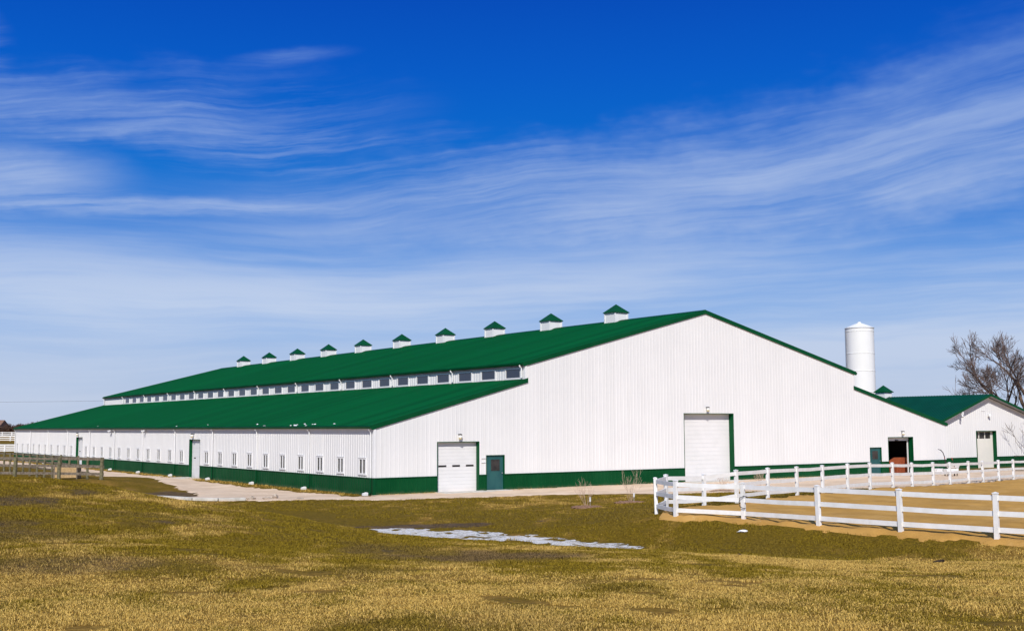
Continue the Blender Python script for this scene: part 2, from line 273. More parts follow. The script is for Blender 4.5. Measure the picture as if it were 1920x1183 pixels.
CF=[(-10.41,17.93,0.62),(-12.30,21.09,0.44),(-14.28,24.91,0.33),(-16.31,28.77,0.21),(-18.44,32.69,0.14)]
TCa = np.array(TC); RC = 2.5
def _phi(d2): return np.sqrt(d2+RC*RC)
_A = _phi(((TCa[:, None, :2]-TCa[None, :, :2])**2).sum(-1)) + np.eye(len(TCa))*-.12
_n = len(TCa); _B = np.zeros((_n+1, _n+1)); _B[:_n, :_n] = _A; _B[:_n, _n] = 1; _B[_n, :_n] = 1
_W = np.linalg.solve(_B, np.append(TCa[:, 2], 0))
def sst(x, a, b):
    t = np.clip((x-a)/(b-a), 0, 1); return t*t*(3-2*t)
def vnoise(x, y, seed=0):
    """smooth value noise, 0..1"""
    xi = np.floor(x).astype(np.int64); yi = np.floor(y).astype(np.int64); fx = x-xi; fy = y-yi; fx = fx*fx*(3-2*fx); fy = fy*fy*(3-2*fy)
    def h(a, b):
        n = (a*374761393+b*668265263+seed*1442695041) & 0x7fffffff; n = ((n ^ (n >> 13))*1274126177) & 0x7fffffff
        return ((n ^ (n >> 16)) & 0xffff)/65535.0
    return (h(xi, yi)*(1-fx)+h(xi+1, yi)*fx)*(1-fy)+(h(xi, yi+1)*(1-fx)+h(xi+1, yi+1)*fx)*fy
def fbm(x, y, s, seed=0, o=4):
    t = 0; a = .5; x = x*s; y = y*s
    for k in range(o): t = t+a*vnoise(x, y, seed+k); a *= .5; x = x*2.03+17.1; y = y*2.03+5.3
    return t/(1-.5**o)
def H(x, y):
    x = np.atleast_1d(np.asarray(x, float)); y = np.atleast_1d(np.asarray(y, float)); out = np.empty(x.shape)
    xf, yf = x.ravel(), y.ravel(); of = out.ravel()
    for i in range(0, len(xf), 20000):
        a, b = xf[i:i+20000], yf[i:i+20000]
        of[i:i+20000] = _phi((a[:, None]-TCa[None, :, 0])**2+(b[:, None]-TCa[None, :, 1])**2) @ _W[:_n] + _W[_n]
    z = of.reshape(x.shape)
    def rect(x0, x1, y0, y1): return np.hypot(np.maximum(np.maximum(x0-x, x-x1), 0), np.maximum(np.maximum(y0-y, y-y1), 0))
    d = np.minimum(rect(-.5, 55, -.8, 97), rect(54, 80, -.8, 60))
    z = z*sst(d, .5, 4.5)
    far = sst(np.hypot(x+5, (y-10)*.8), 75, 150); z = z*(1-far)+(2.4*sst(y, 180, 380)-.12)*far
    z = z+(fbm(x, y, .9, 3)-.5)*.05*sst(d, 1, 6)*(1-far)+(fbm(x, y, .22, 9, 2)-.5)*.06*sst(d, 3, 9)*(1-far)
    pud = 1-sst(np.hypot((x+7.6)*.93+(y+23.2)*.36, ((x+7.6)*.36-(y+23.2)*.93)*.30), 1.4, 2.7)
    z = z+(fbm(x, y, 1.9, 15, 4)-.5)*.27*pud
    return z
def Hs(x, y): return float(H([x], [y])[0])
def inside(px, py, poly):
    r = np.zeros(px.shape, bool); n = len(poly)
    for i in range(n):
        x0, y0 = poly[i]; x1, y1 = poly[(i+1) % n]
        if y0 == y1: continue
        c = ((y0 > py) != (y1 > py)) & (px < (x1-x0)*(py-y0)/(y1-y0)+x0); r ^= c
    return r
ROAD = [(-5.2, 98), (-4.6, 60), (-4.8, 38), (-4.3, 31.3), (-4.6, 24), (-5.9, 16), (-7.3, 9.5), (-8.4, 5.4), (-11.5, 5.2), (-11.2, 2.2), (-7.6, -.4), (-4.9, -1.0), (-3.0, -2.2), (-1.9, -4.0), (1.1, -4.3), (3.9, -5.1), (7.4, -5.5), (10.4, -6.5), (13.1, -8), (14.5, -12), (16, -17.6), (21, -19), (26, -18), (35, -15.6), (49, -11.8), (62, -8.4), (95, 1), (95, -1), (58, -1.1), (54.2, .2), (-.3, .2), (-.3, -.9), (-1.5, -.4), (-1.7, 1.6), (-1.9, 6), (-2.0, 10.6), (-1.8, 20.5), (-1.5, 27.2), (-.2, 28.2), (-.2, 31.4), (-1.4, 33), (-1.6, 42), (-1.6, 55), (-.2, 62.5), (-.2, 66), (-1.6, 68), (-1.8, 98)]
SAND = [(.3, -46), (-.95, -39.5), (-1.4, -36.7), (-1.65, -33.6), (-1.8, -30.3), (-2.9, -28.4), (-2.0, -26.6), (-.2, -25.8), (1.8, -25.6), (3.4, -25.2), (5.4, -24.9), (8.5, -23.4), (12, -22.7), (15.5, -21.6), (20.6, -20.2), (28.9, -18.1), (37.6, -15.8), (49, -12.6), (80, -5), (110, -30), (60, -70), (5, -70)]
def turf_attr(x, y, z):
    """lush 0..1 (green against straw), bare 0..1 (brown thatch); both also carry painted shade on mound and island"""
    ru = (x*.823-y*.568); rf = (x*.568+y*.823)           # patches drawn out across the slope
    n1 = fbm(ru, rf*.42, .24, 21); n2 = fbm(ru, rf*.5, .75, 31)
    dist = rf+67.3
    mound = (1-sst(x, -21, -13))*sst(dist, 17, 24)  # browner-green mound turf, with the shade of its far-sloping face painted in
    low = sst(dist, 29, 37)*(1-sst(z, .75, 1.25))
    lush = .28+1.05*(n1-.5)+1.1*(n2-.5)+.9*(fbm(ru, rf*.6, 1.9, 71, 3)-.5)+.46*mound+.44*low+.55*np.exp(-((x+5.2)**2+(y+31)**2)/28)+.3*np.exp(-((x+13)**2+(y+8)**2)/90)+.22*sst(ru, 13, 22)*sst(dist, 19, 25)
    bare = sst(n2*.5+fbm(ru, rf*.45, .3, 51)*.5, .52, .66)*(.22+.45*mound)
    for cx, cy, rx, ry, rot, am in ((-17.0, -37.6, 2.9, 3.6, -.6, .95), (-8.2, -17.6, 4.6, .8, -.58, 1.5), (-21.5, -26., 4, 1.6, -.5, .35), (-9.9, 8.5, 3.5, 5, 0, .7), (-26.5, -40.5, 2.6, 1.6, -.6, .5), (-27.5, -33, 2.5, 3, -.6, .5)):  # the patch over the grassy island is painted shade, the others brown turf
        c, s = math.cos(rot), math.sin(rot); u = ((x-cx)*c+(y-cy)*s)/rx; v = ((y-cy)*c-(x-cx)*s)/ry
        bare = np.maximum(bare, am*(1-sst(np.hypot(u, v)+(n2-.5)*1.2, .5, 1.15)))
    return np.clip(lush, 0, 1), np.clip(bare, 0, 1)
def attr(me, name, vals):
    a = me.attributes.new(name, 'FLOAT', 'POINT'); a.data.foreach_set('value', np.ascontiguousarray(vals, dtype=np.float32))
def grid_mesh(name, X, Y, Z, keep=None, attrs=()):
    ny, nx = X.shape; idx = np.arange(nx*ny).reshape(ny, nx)
    q = np.stack([idx[:-1, :-1], idx[:-1, 1:], idx[1:, 1:], idx[1:, :-1]], -1).reshape(-1, 4)
    if keep is not None: q = q[keep.ravel()]
    used = np.unique(q); rm = -np.ones(nx*ny, np.int64); rm[used] = np.arange(len(used)); q = rm[q]
    co = np.stack([X.ravel()[used], Y.ravel()[used], Z.ravel()[used]], -1)
    me = bpy.data.meshes.new(name); me.vertices.add(len(co)); me.vertices.foreach_set('co', co.ravel().astype(np.float32))
    me.loops.add(q.size); me.loops.foreach_set('vertex_index', q.ravel().astype(np.int32)); me.polygons.add(len(q))
    me.polygons.foreach_set('loop_start', np.arange(0, q.size, 4, dtype=np.int32)); me.polygons.foreach_set('loop_total', np.full(len(q), 4, np.int32))
    me.polygons.foreach_set('use_smooth', np.ones(len(q), bool)); me.update(calc_edges=True)
    for n, a in attrs: attr(me, n, a.ravel()[used])
    o = bpy.data.objects.new(name, me); C.objects.link(o); return o
def turf_fn(blade):
    def fn(N, b):
        g = N.n('ShaderNodeNewGeometry'); p = g.outputs['Position']
        L = N.n('ShaderNodeAttribute', attribute_name='lush').outputs['Fac']; B = N.n('ShaderNodeAttribute', attribute_name='bare').outputs['Fac']
        if blade:
            R = N.n('ShaderNodeAttribute', attribute_name='rnd').outputs['Fac']
            straw = N.mix(R, (.78, .53, .155, 1), (.38, .235, .045, 1)); gr = N.mix(R, (.36, .245, .028, 1), (.13, .094, .006, 1))
            br = N.mix(R, (.21, .14, .075, 1), (.085, .052, .028, 1))
            k = N.sm(N.m('SUBTRACT', N.m('MULTIPLY_ADD', R, .7, L), .35), .2, .7)
            c = N.mix(N.m('MULTIPLY', B, .85), N.mix(k, straw, gr), br)
            N.set(b, 'Base_Color', c)
        else:
            n1 = N.noise(p, 2.2, 6, .7); n2 = N.noise(N.n('ShaderNodeVectorMath', operation='MULTIPLY', i0=p, i1=(1, 1, .3)).outputs[0], 11.0, 4, .7); n3 = N.noise(p, .35, 4, .6)
            l = N.m('ADD', L, N.m('ADD', N.m('MULTIPLY', N.m('SUBTRACT', n1, .5), 1.3), N.m('MULTIPLY', N.m('SUBTRACT', n3, .5), .8)))
            straw = N.mix(N.sm(n2, .3, .7), (.38, .22, .042, 1), (.15, .082, .013, 1)); gr = N.mix(N.sm(n2, .3, .7), (.22, .138, .011, 1), (.08, .052, .004, 1))
            br = N.mix(N.sm(n1, .3, .7), (.15, .10, .055, 1), (.07, .045, .025, 1))
            c = N.mix(N.sm(N.m('ADD', B, N.m('MULTIPLY', N.m('SUBTRACT', n1, .5), .6)), .2, .8), N.mix(N.sm(l, .15, .85), straw, gr), br)
            N.set(b, 'Base_Color', c)
            N.set(b, 'Normal', N.n('ShaderNodeBump', i_Strength=.9, i_Distance=.06, i_Height=N.m('ADD', N.m('MULTIPLY', n2, .6), N.m('MULTIPLY', N.noise(p, 30., 3, .7), .4))).outputs[0])
    return fn
M['turf'] = mat('turf', (.2, .15, .04), .95, spec=.08, fn=turf_fn(False)); M['blades'] = mat('grass_blades', (.3, .2, .05), .85, spec=.03, fn=turf_fn(True))
def soil_fn(c1, c2, c3, c4):
    def fn(N, b):
        p = N.n('ShaderNodeNewGeometry').outputs['Position']
        n1 = N.noise(p, .45, 5, .6); n2 = N.noise(p, 3.5, 5, .7); n3 = N.noise(p, 18., 4, .7); n4 = N.noise(N.n('ShaderNodeVectorMath', operation='MULTIPLY', i0=p, i1=(.35, .9, 1)).outputs[0], .7, 4, .65)
        c = N.mix(N.sm(n1, .35, .65), c1, c2); c = N.mix(N.m('MULTIPLY', N.sm(n4, .52, .72), .6), c, c3); c = N.mix(N.m('MULTIPLY', N.sm(n2, .58, .75), .55), c, c4)
        c = N.mix(N.m('MULTIPLY', N.sm(n3, .5, .8), .35), c, c2); N.set(b, 'Base_Color', c)
        N.set(b, 'Normal', N.n('ShaderNodeBump', i_Strength=.8, i_Distance=.05, i_Height=N.m('ADD', N.m('MULTIPLY', n2, .5), N.m('MULTIPLY', n3, .5))).outputs[0])
    return fn
M['gravel'] = mat('pale_gravel', (.5, .42, .34), .95, spec=.1, fn=soil_fn((.78, .60, .44, 1), (.66, .49, .345, 1), (.50, .36, .24, 1), (.50, .34, .18, 1)))
M['sand'] = mat('ochre_sand', (.5, .32, .15), .95, spec=.1, fn=soil_fn((.56, .315, .085, 1), (.44, .24, .06, 1), (.60, .37, .14, 1), (.28, .15, .035, 1)))
def water_fn(N, b):
    p = N.n('ShaderNodeNewGeometry').outputs['Position']; n = N.noise(p, 5., 4, .6); ice = N.sm(N.noise(p, 3.4, 6, .75), .45, .54)
    N.set(b, 'Base_Color', N.mix(ice, (.04, .035, .025, 1), (.76, .73, .69, 1))); N.set(b, 'Roughness', N.m('MULTIPLY_ADD', ice, .5, .05))
    N.set(b, 'Normal', N.n('ShaderNodeBump', i_Strength=.15, i_Distance=.02, i_Height=n).outputs[0])
M['water'] = mat('icy_water', (.3, .3, .3), .1, spec=.6, fn=water_fn)

def build_ground():
    def axis(a): return np.array(sorted(set(np.round(np.concatenate(a), 4))))
    gx = 60*1.22**np.arange(1, 21)
    X1 = axis([-gx, np.arange(-60, -34, 1.5), np.arange(-34, 7, .25), np.arange(7, 80, 1.0), 78+gx*1.0-60])
    Y1 = axis([-(gx+16), np.arange(-76, -54, 1.5), np.arange(-54, 1, .25), np.arange(1, 112, 1.0), 110+gx-60])
    X, Y = np.meshgrid(X1, Y1); Z = H(X, Y); l, b = turf_attr(X, Y, Z)
    o = grid_mesh('ground', X, Y, Z, attrs=(('lush', l), ('bare', b))); o.data.materials.append(M['turf']); tag(o, kind='structure')
def drape(name, poly, m, step, off, seed, jit, rough=0.0):
    P = np.array(poly); x0, y0 = P.min(0)-1; x1, y1 = P.max(0)+1
    X, Y = np.meshgrid(np.arange(x0, x1, step), np.arange(y0, y1, step))
    jx = (fbm(X, Y, .9, seed)-.5)*jit*2+(fbm(X, Y, 3., seed+9, 2)-.5)*jit; jy = (fbm(X, Y, .9, seed+5)-.5)*jit*2+(fbm(X, Y, 3., seed+11, 2)-.5)*jit
    ins = inside(X+jx, Y+jy, poly)
    keep = ins[:-1, :-1] | ins[1:, :-1] | ins[:-1, 1:] | ins[1:, 1:]
    Z = H(X, Y)+np.where(ins, off+rough*(fbm(X, Y, 1.7, seed+20, 3)-.5), -.05)
    o = grid_mesh(name, X, Y, Z, keep); o.data.materials.append(M[m]); tag(o, kind='structure'); return o
build_ground()
drape('gravel_road', ROAD, 'gravel', .3, .04, 40, .55, .03)
drape('sand_paddock', SAND, 'sand', .25, .08, 60, .35, .17)
def build_puddle():
    poly = [(-10.9, -17.6), (-8.8, -17.5), (-7.2, -19), (-6.2, -22), (-5.3, -24.4), (-4.9, -27), (-4.2, -30.5), (-6.2, -30.6), (-7.6, -28.8), (-8.9, -25), (-10.4, -22.6), (-11.9, -21)]
    P = np.array(poly); X, Y = np.meshgrid(np.arange(-12.2, -3.8, .15), np.arange(-31, -17, .15)); ins = inside(X, Y, poly)
    keep = ins[:-1, :-1] & ins[1:, 1:] & ins[1:, :-1] & ins[:-1, 1:]
    o = grid_mesh('puddle', X, Y, np.full(X.shape, -.168), keep); o.data.materials.append(M['water']); tag(o, kind='structure')
build_puddle()

# ---------------------------------------------------------------- grass
def build_grass():
    rng = np.random.default_rng(4)
    c0 = np.array([-31.696, -59.927]); fwd = np.array([.568, .823]); rt = np.array([.823, -.568])
    def scatter(n, d0, d1):
        d = np.sqrt(rng.random(n)*(d1*d1-d0*d0)+d0*d0); s = (rng.random(n)-.5)*1.08*d
        p = c0+d[:, None]*fwd+s[:, None]*rt; return p[:, 0], p[:, 1], d
    X = []; 
    sets = [scatter(560000, 8.5, 17), scatter(560000, 17, 30), scatter(380000, 30, 46), scatter(220000, 46, 66)]
    x = np.concatenate([s[0] for s in sets]); y = np.concatenate([s[1] for s in sets]); d = np.concatenate([s[2] for s in sets])
    # gather blades into tufts
    tu = fbm(x, y, 5.0, 77, 2); keep = (rng.random(len(x)) < .25+1.2*sst(tu, .35, .65)) & ~inside(x, y, SAND) & ~inside(x, y, ROAD) & ~((x > -.6) & (y > -.8)) & (fbm(x, y, .8, 99, 3) > .25)
    x, y, d = x[keep], y[keep], d[keep]; z = H(x, y); k = z > -.13; x, y, d, z = x[k], y[k], d[k], z[k]
    n = len(x); l, b = turf_attr(x, y, z); r = rng.random(n)
    h = (.026+.055*rng.random(n)**1.8)*(.25+1.5*fbm(x, y, 1.1, 88, 3)**1.3)*(1-.35*b)*(.8+.35*sst(d, 20, 40)); w = .0018+.00014*d
    r = .5+(r-.5)*(.85-.55*sst(d, 13, 32)); th = rng.random(n)*2*np.pi; lean = .5+1.5*rng.random(n); dx, dy = np.cos(th), np.sin(th); sx, sy = -dy, dx
    fy = rng.random(n)*2*np.pi; sx, sy = np.cos(fy), np.sin(fy)
    V = np.empty((n, 5, 3)); t = .55
    V[:, 0] = np.stack([x-sx*w, y-sy*w, z-.012], -1); V[:, 1] = np.stack([x+sx*w, y+sy*w, z-.012], -1)
    mx, my, mz = x+dx*lean*h*.3, y+dy*lean*h*.3, z+h*.6
    V[:, 2] = np.stack([mx+sx*w*.75, my+sy*w*.75, mz], -1); V[:, 3] = np.stack([mx-sx*w*.75, my-sy*w*.75, mz], -1)
    V[:, 4] = np.stack([x+dx*lean*h, y+dy*lean*h, z+h*np.maximum(1.05-.38*lean, .3)], -1)
    base = np.arange(n)[:, None]*5; L = np.concatenate([base+0, base+1, base+2, base+3, base+3, base+2, base+4], 1)
    me = bpy.data.meshes.new('grass'); me.vertices.add(n*5); me.vertices.foreach_set('co', V.ravel().astype(np.float32))
    me.loops.add(n*7); me.loops.foreach_set('vertex_index', L.ravel().astype(np.int32)); me.polygons.add(n*2)
    st = np.stack([np.arange(n)*7, np.arange(n)*7+4], 1).ravel().astype(np.int32); me.polygons.foreach_set('loop_start', st)
    me.polygons.foreach_set('loop_total', np.tile(np.array([4, 3], np.int32), n)); me.update(calc_edges=True)
    for nm, a in (('lush', l), ('bare', b), ('rnd', r)): attr(me, nm, np.repeat(a, 5))
    me.materials.append(M['blades']); o = bpy.data.objects.new('grass', me); C.objects.link(o)
    tag(o, 'short straw and olive winter turf covering the foreground slope', 'grass', kind='stuff')
build_grass()
# ---------------------------------------------------------------- sheet-metal walls
def rib_wall(mb, o, u, nrm, length, z0, top, openings=(), pitch=.3, rib=.022, start=0.0):
    """ribbed metal sheet: o origin, u along, nrm outward; openings (s0,s1,za,zb); top(s) -> z"""
    brk = {0.0: 0.0, length: 0.0}
    for a, b, _, _ in openings: brk[a] = 0.0; brk[b] = 0.0
    k = 0
    while start+k*pitch < length:
        c = start+k*pitch
        for ds, h in ((-.04, 0), (-.02, rib), (.02, rib), (.04, 0)):
            if .01 < c+ds < length-.01: brk.setdefault(round(c+ds, 4), h)
        k += 1
    for s in getattr(top, 'breaks', ()): brk.setdefault(s, 0.0)
    ss = sorted(brk)
    def P(s, h, z): return (o[0]+u[0]*s+nrm[0]*h, o[1]+u[1]*s+nrm[1]*h, z)
    for a, b in zip(ss, ss[1:]):
        if b-a < 1e-5: continue
        mid = (a+b)/2; ha, hb = brk[a], brk[b]; ta, tb = top(a+1e-6), top(b-1e-6)
        segs = [(z0, None)]
        for s0, s1, za, zb in openings:
            if s0 < mid < s1:
                new = []
                for lo, hi in segs:
                    H2 = hi if hi is not None else 99
                    if zb <= lo or za >= H2 or (hi is None and za >= min(ta, tb)): new.append((lo, hi)); continue
                    if za > lo: new.append((lo, za))
                    if zb < H2: new.append((zb, hi))
                segs = new
        for lo, hi in segs:
            A = ta if hi is None else hi; B = tb if hi is None else hi
            if A <= lo+1e-4 and B <= lo+1e-4: continue
            mb.face(P(a, ha, lo), P(b, hb, lo), P(b, hb, B), P(a, ha, A))
def flat_top(z): return lambda s: z
def rib_roof(mb, y0, y1, e, r, thick=.0, pitch=.3, rib=.03):
    """roof skin from eave e=(x,z) up to r=(x,z), ribs running up the slope"""
    ys = [(y0, 0)]; k = 0
    while y0+.15+k*pitch < y1-.05:
        c = y0+.15+k*pitch; ys += [(c-.045, 0), (c-.02, rib), (c+.02, rib), (c+.045, 0)]; k += 1
    ys.append((y1, 0)); n = Vector((-(r[1]-e[1]), 0, r[0]-e[0])).normalized()
    if n.z < 0: n = -n
    i = len(mb.v)
    for y, h in ys:
        mb.v.append((e[0]+n.x*h, y, e[1]+n.z*h)); mb.v.append((r[0]+n.x*h, y, r[1]+n.z*h))
    m = len(ys)
    fl = e[0] > r[0]
    for j in range(m-1):
        q = (i+2*j, i+2*j+1, i+2*j+3, i+2*j+2); mb.f.append(q[::-1] if not fl else q)
def slab(mb, y0, y1, e, r, t):
    """under-deck below a roof skin"""
    mb.prism([(e[0], e[1]-.012), (r[0], r[1]-.012), (r[0], r[1]-t), (e[0], e[1]-t)], y0, y1, 1)
def MBp(): return MB()

# ---------------------------------------------------------------- the big barn
def build_barn():
    root = empty('horse_barn', 'huge white barn with green stepped roof, clerestory windows and a row of ridge cupolas', 'barn')
    W, L, a1, a2, xr = 53.8, 94.73, 10.7, 42.38, 26.39
    hl, hs, ht, hh, hh2, hr = 3.88, .952, 6.70, 7.80, 7.894, 11.86
    bay = L/11
    def gtop(s):
        if s < a1: return hl+(ht-hl)*s/a1
        if s < xr: return hh+(hr-hh)*(s-a1)/(xr-a1)
        if s < a2: return hr+(hh2-hr)*(s-xr)/(a2-xr)
        return ht+(hl-ht)*(s-a2)/(W-a2)
    gtop.breaks = (a1, xr, a2)
    op = [(4.24, 7.18, -.3, 3.0), (7.74, 9.05, -.3, 2.15), (24.17, 28.95, -.3, 4.75), (43.97, 45.34, -.3, 2.11), (46.25, 49.38, -.3, 2.9)]
    # gable walls
    w = MB(); rib_wall(w, (0, 0), (1, 0), (0, -1), W, hs+.05, gtop, op, start=.15, rib=.008); w.build('wall', 'white', root)
    xs = [0.0]+[v for o in sorted(op) for v in o[:2]]+[W]
    for A, B in zip(xs[::2], xs[1::2]):
        w = MB(); rib_wall(w, (A, 0), (1, 0), (0, -1), B-A, -.25, flat_top(hs), [], start=.15); w.build('wainscot', 'green', root)
    lo = MB()
    for A, B in zip(xs[::2], xs[1::2]): lo.box(A+.01, B-.01, -.045, .02, hs+.001, hs+.049)
    lo.build('wall_seam', 'gtrim', root)
    w = MB(); rib_wall(w, (0, L), (1, 0), (0, 1), W, -.25, gtop, [], start=.15, pitch=.6); w.build('wall', 'white', root)
    # long walls
    slot = lambda k: 1.38+bay/3*k
    doors = [(28.72, 31.06, 3.0), (63.2, 65.55, 3.0)]
    wins = [slot(k) for k in range(33) if k not in (10, 22)]
    sop = [(a, b, -.3, z) for a, b, z in doors]
    wop = sop+[(y-.36, y+.36, 1.24, 2.04) for y in wins]
    w = MB(); rib_wall(w, (0, 0), (0, 1), (-1, 0), L, hs+.05, flat_top(hl-.02), wop, start=.15); w.build('wall', 'white', root)
    ys = [0.0]+[v for d in doors for v in d[:2]]+[L]
    for A, B in zip(ys[::2], ys[1::2]):
        w = MB(); rib_wall(w, (0, A), (0, 1), (-1, 0), B-A, -.25, flat_top(hs), [], start=.15); w.build('wainscot', 'green', root)
    lo = MB()
    for A, B in zip(ys[::2], ys[1::2]): lo.box(-.045, .02, A+.01, B-.01, hs+.001, hs+.049)
    lo.build('wall_seam', 'gtrim', root)
    w = MB(); rib_wall(w, (W, 0), (0, 1), (1, 0), L, -.25, flat_top(hl-.02), [], pitch=.6); w.build('wall', 'white', root)
    # clerestory walls
    cw = [(1.33+bay/3*k, ) for k in range(30)]
    cop = [(y-.80, y+.80, 7.0, 7.54) for (y,) in cw]
    w = MB(); rib_wall(w, (a1, 0), (0, 1), (-1, 0), L, ht-.3, flat_top(hh), cop, start=.1); w.build('clerestory_wall', 'white', root)
    w = MB(); rib_wall(w, (a2, 0), (0, 1), (1, 0), L, ht-.3, flat_top(hh2), [], pitch=.6); w.build('clerestory_wall', 'white', root)
    # corner trims
    c = MB(); c.box(-.05, .10, -.05, .10, hs+.055, hl-.1); c.build('corner_trim', 'trimw', root)
    c = MB(); c.box(-.05, .10, -.05, .10, -.2, hs-.005); c.build('corner_trim', 'gtrim', root)
    c = MB(); c.box(-.05, .10, L-.10, L+.05, hs+.055, hl-.1); c.build('corner_trim', 'trimw', root)
    c = MB(); c.box(a1-.05, a1+.12, -.045, .12, ht+.12, hh-.05); c.build('corner_trim', 'trimw', root)
    # roofs: skins with deck beneath
    T = .16; yo = .05
    sl = (hr-hh)/(xr-a1); sl2 = (hr-hh2)/(a2-xr); s3 = (ht-hl)/a1; s4 = (ht-hl)/(W-a2)
    ue = (a1-.16, hh+T-.16*sl); ue2 = (a2+.16, hh2+T-.16*sl2); rp = (xr, hr+T+.02)
    le = (-.2, hl+T-.2*s3); lt = (a1-.03, ht+T); le2 = (W+.2, hl+T-.2*s4); lt2 = (a2+.03, ht+T)
    for e, r_, nm in ((ue, rp, 'upper_roof'), (ue2, rp, 'upper_roof'), (le, lt, 'lower_roof'), (le2, lt2, 'lower_roof')):
        m = MB(); rib_roof(m, -yo, L+yo, e, r_); slab(m, -yo+.005, L+yo-.005, e, r_, T-.03); m.build(nm, 'roof', root)
    # rake trim along the gable and rear, eave fascia
    for y0, y1 in ((-yo-.035, -yo-.002), (L+yo+.002, L+yo+.035)):
        for e, r_ in ((ue, rp), (ue2, rp), (le, (lt[0]+.2, lt[1]+.2*s3)), (le2, (lt2[0]-.2, lt2[1]+.2*s4))):
            m = MB(); m.prism([(e[0], e[1]+.05), (r_[0], r_[1]+.05), (r_[0], r_[1]-.24), (e[0], e[1]-.24)], y0, y1, 1); m.build('rake_trim', 'gtrim', root, bevel=.008)
    for e, sg in ((ue, -1), (ue2, 1), (le, -1), (le2, 1)):
        m = MB(); x0 = e[0]; m.prism([(x0+sg*.002, e[1]-.01), (x0+sg*.11, e[1]-.02), (x0+sg*.12, e[1]-.05), (x0+sg*.09, e[1]-.15), (x0+sg*.002, e[1]-.17)], -yo-.02, L+yo+.02, 1)
        m.build('gutter', 'gtrim', root)
    m = MB(); m.box(le[0]+.02, -.03, 0, L, hl-.05, hl-.03); m.build('soffit', 'soffit', root)
    m = MB(); m.box(ue[0]+.02, a1-.03, 0, L, hh-.13, hh-.11); m.build('soffit', 'soffit', root)
    m = MB(); m.prism([(xr-.32, rp[1]-.32*sl+.045), (xr, rp[1]+.07), (xr+.32, rp[1]-.32*sl2+.045), (xr+.32, rp[1]-.32*sl2+.03), (xr, rp[1]+.05), (xr-.32, rp[1]-.32*sl+.03)], -yo, L+yo, 1); m.build('ridge_cap', 'gtrim', root)
    m = MB(); m.box(a1-.14, a1-.005, .0, L, ht+T-.02, ht+T+.02); m.build('roof_flashing', 'gtrim', root)
    # cupolas on the ridge
    def cupola(y):
        g = .62; zt = 12.62
        b = MB(); b.box(xr-g, xr+g, y-g, y+g, 11.6, zt); b.box(xr-g-.05, xr+g+.05, y-g-.05, y+g+.05, zt, zt+.06)
        for sx, sy in ((-1, -1), (-1, 1), (1, -1), (1, 1)): b.box(xr+sx*g-.05, xr+sx*g+.05, y+sy*g-.05, y+sy*g+.05, 11.5, zt-.002)
        ob = b.build('cupola', 'trimw', root, loc=(xr, y, 11.6))
        r = MB(); R1 = g+.12; i = 0; z1 = zt+.045; ap = 13.38-.0
        r.v = [(xr-R1, y-R1, z1), (xr+R1, y-R1, z1), (xr+R1, y+R1, z1), (xr-R1, y+R1, z1), (xr-R1, y-R1, z1+.05), (xr+R1, y-R1, z1+.05), (xr+R1, y+R1, z1+.05), (xr-R1, y+R1, z1+.05), (xr, y, ap)]
        r.f = [(0, 3, 2, 1), (0, 1, 5, 4), (1, 2, 6, 5), (2, 3, 7, 6), (3, 0, 4, 7), (4, 5, 8), (5, 6, 8), (6, 7, 8), (7, 4, 8)]
        ro = r.build('cupola_roof', 'gtrim', ob); ro.location = (0, 0, 0)
        ro.matrix_parent_inverse = Matrix.Translation((-xr, -y, -11.6))
    for k in range(1, 11): cupola(bay*k+1.3-.07*k)
    # low windows: frame with two narrow panes
    def low_window(y):
        f = MB(); x = -.05
        f.box(x, .03, y-.47, y+.47, 2.04, 2.13); f.box(x-.02, .03, y-.49, y+.49, 1.13, 1.24)
        f.box(x, .03, y-.47, y-.345, 1.24, 2.04); f.box(x, .03, y+.345, y+.47, 1.24, 2.04); f.box(x+.01, .03, y-.065, y+.065, 1.24, 2.04)
        f.box(x-.025, x, y-.49, y+.49, 2.13, 2.15)
        o = f.build('window', 'trimw', root, loc=(0, y, 1.13))
        g = MB(); g.box(-.005, .012, y-.36, y+.36, 1.23, 2.05); p = g.build('pane', 'dglass', o, loc=(0, y, 1.13)); p.location = (0, 0, 0)
    for y in wins: low_window(y)
    def high_window(y):
        f = MB(); x = a1; t = .11; z0, z1, h = 7.0, 7.54, .80
        f.box(x-.055, x+.03, y-h-t, y+h+t, z1, z1+t*.8); f.box(x-.075, x+.03, y-h-t, y+h+t, z0-t, z0)
        f.box(x-.055, x+.03, y-h-t, y-h, z0, z1); f.box(x-.055, x+.03, y+h, y+h+t, z0, z1)
        o = f.build('clerestory_window', 'trimw', root, loc=(x, y, 6.9))
        g = MB(); g.box(x-.01, x+.01, y-.79, y+.79, 7.01, 7.53); p = g.build('pane', 'glass', o, loc=(x, y, 6.9)); p.location = (0, 0, 0)
    for (y,) in cw: high_window(y)
    # downspouts
    for k in range(12):
        y = min(max(k*bay, .25), L-.2); d = MB(); d.tube([(-.22, y, hl-.06), (-.20, y, hl-.14), (-.09, y, hl-.24), (-.09, y, hs+.06)], .042, 8); d.build('downspout', 'trimw', root)
        d = MB(); d.tube([(-.09, y, hs+.05), (-.09, y, .22), (-.13, y, .12), (-.25, y, .08)], .048, 8); d.build('downspout', 'gtrim', root)
        y = min(max(k*bay, .28), L-.25); d = MB(); d.tube([(a1-.24, y, hh-.02), (a1-.23, y, hh-.12), (a1-.1, y, hh-.24), (a1-.1, y, ht+.30), (a1-.18, y, ht+.26)], .05, 8); d.build('downspout', 'trimw', root)
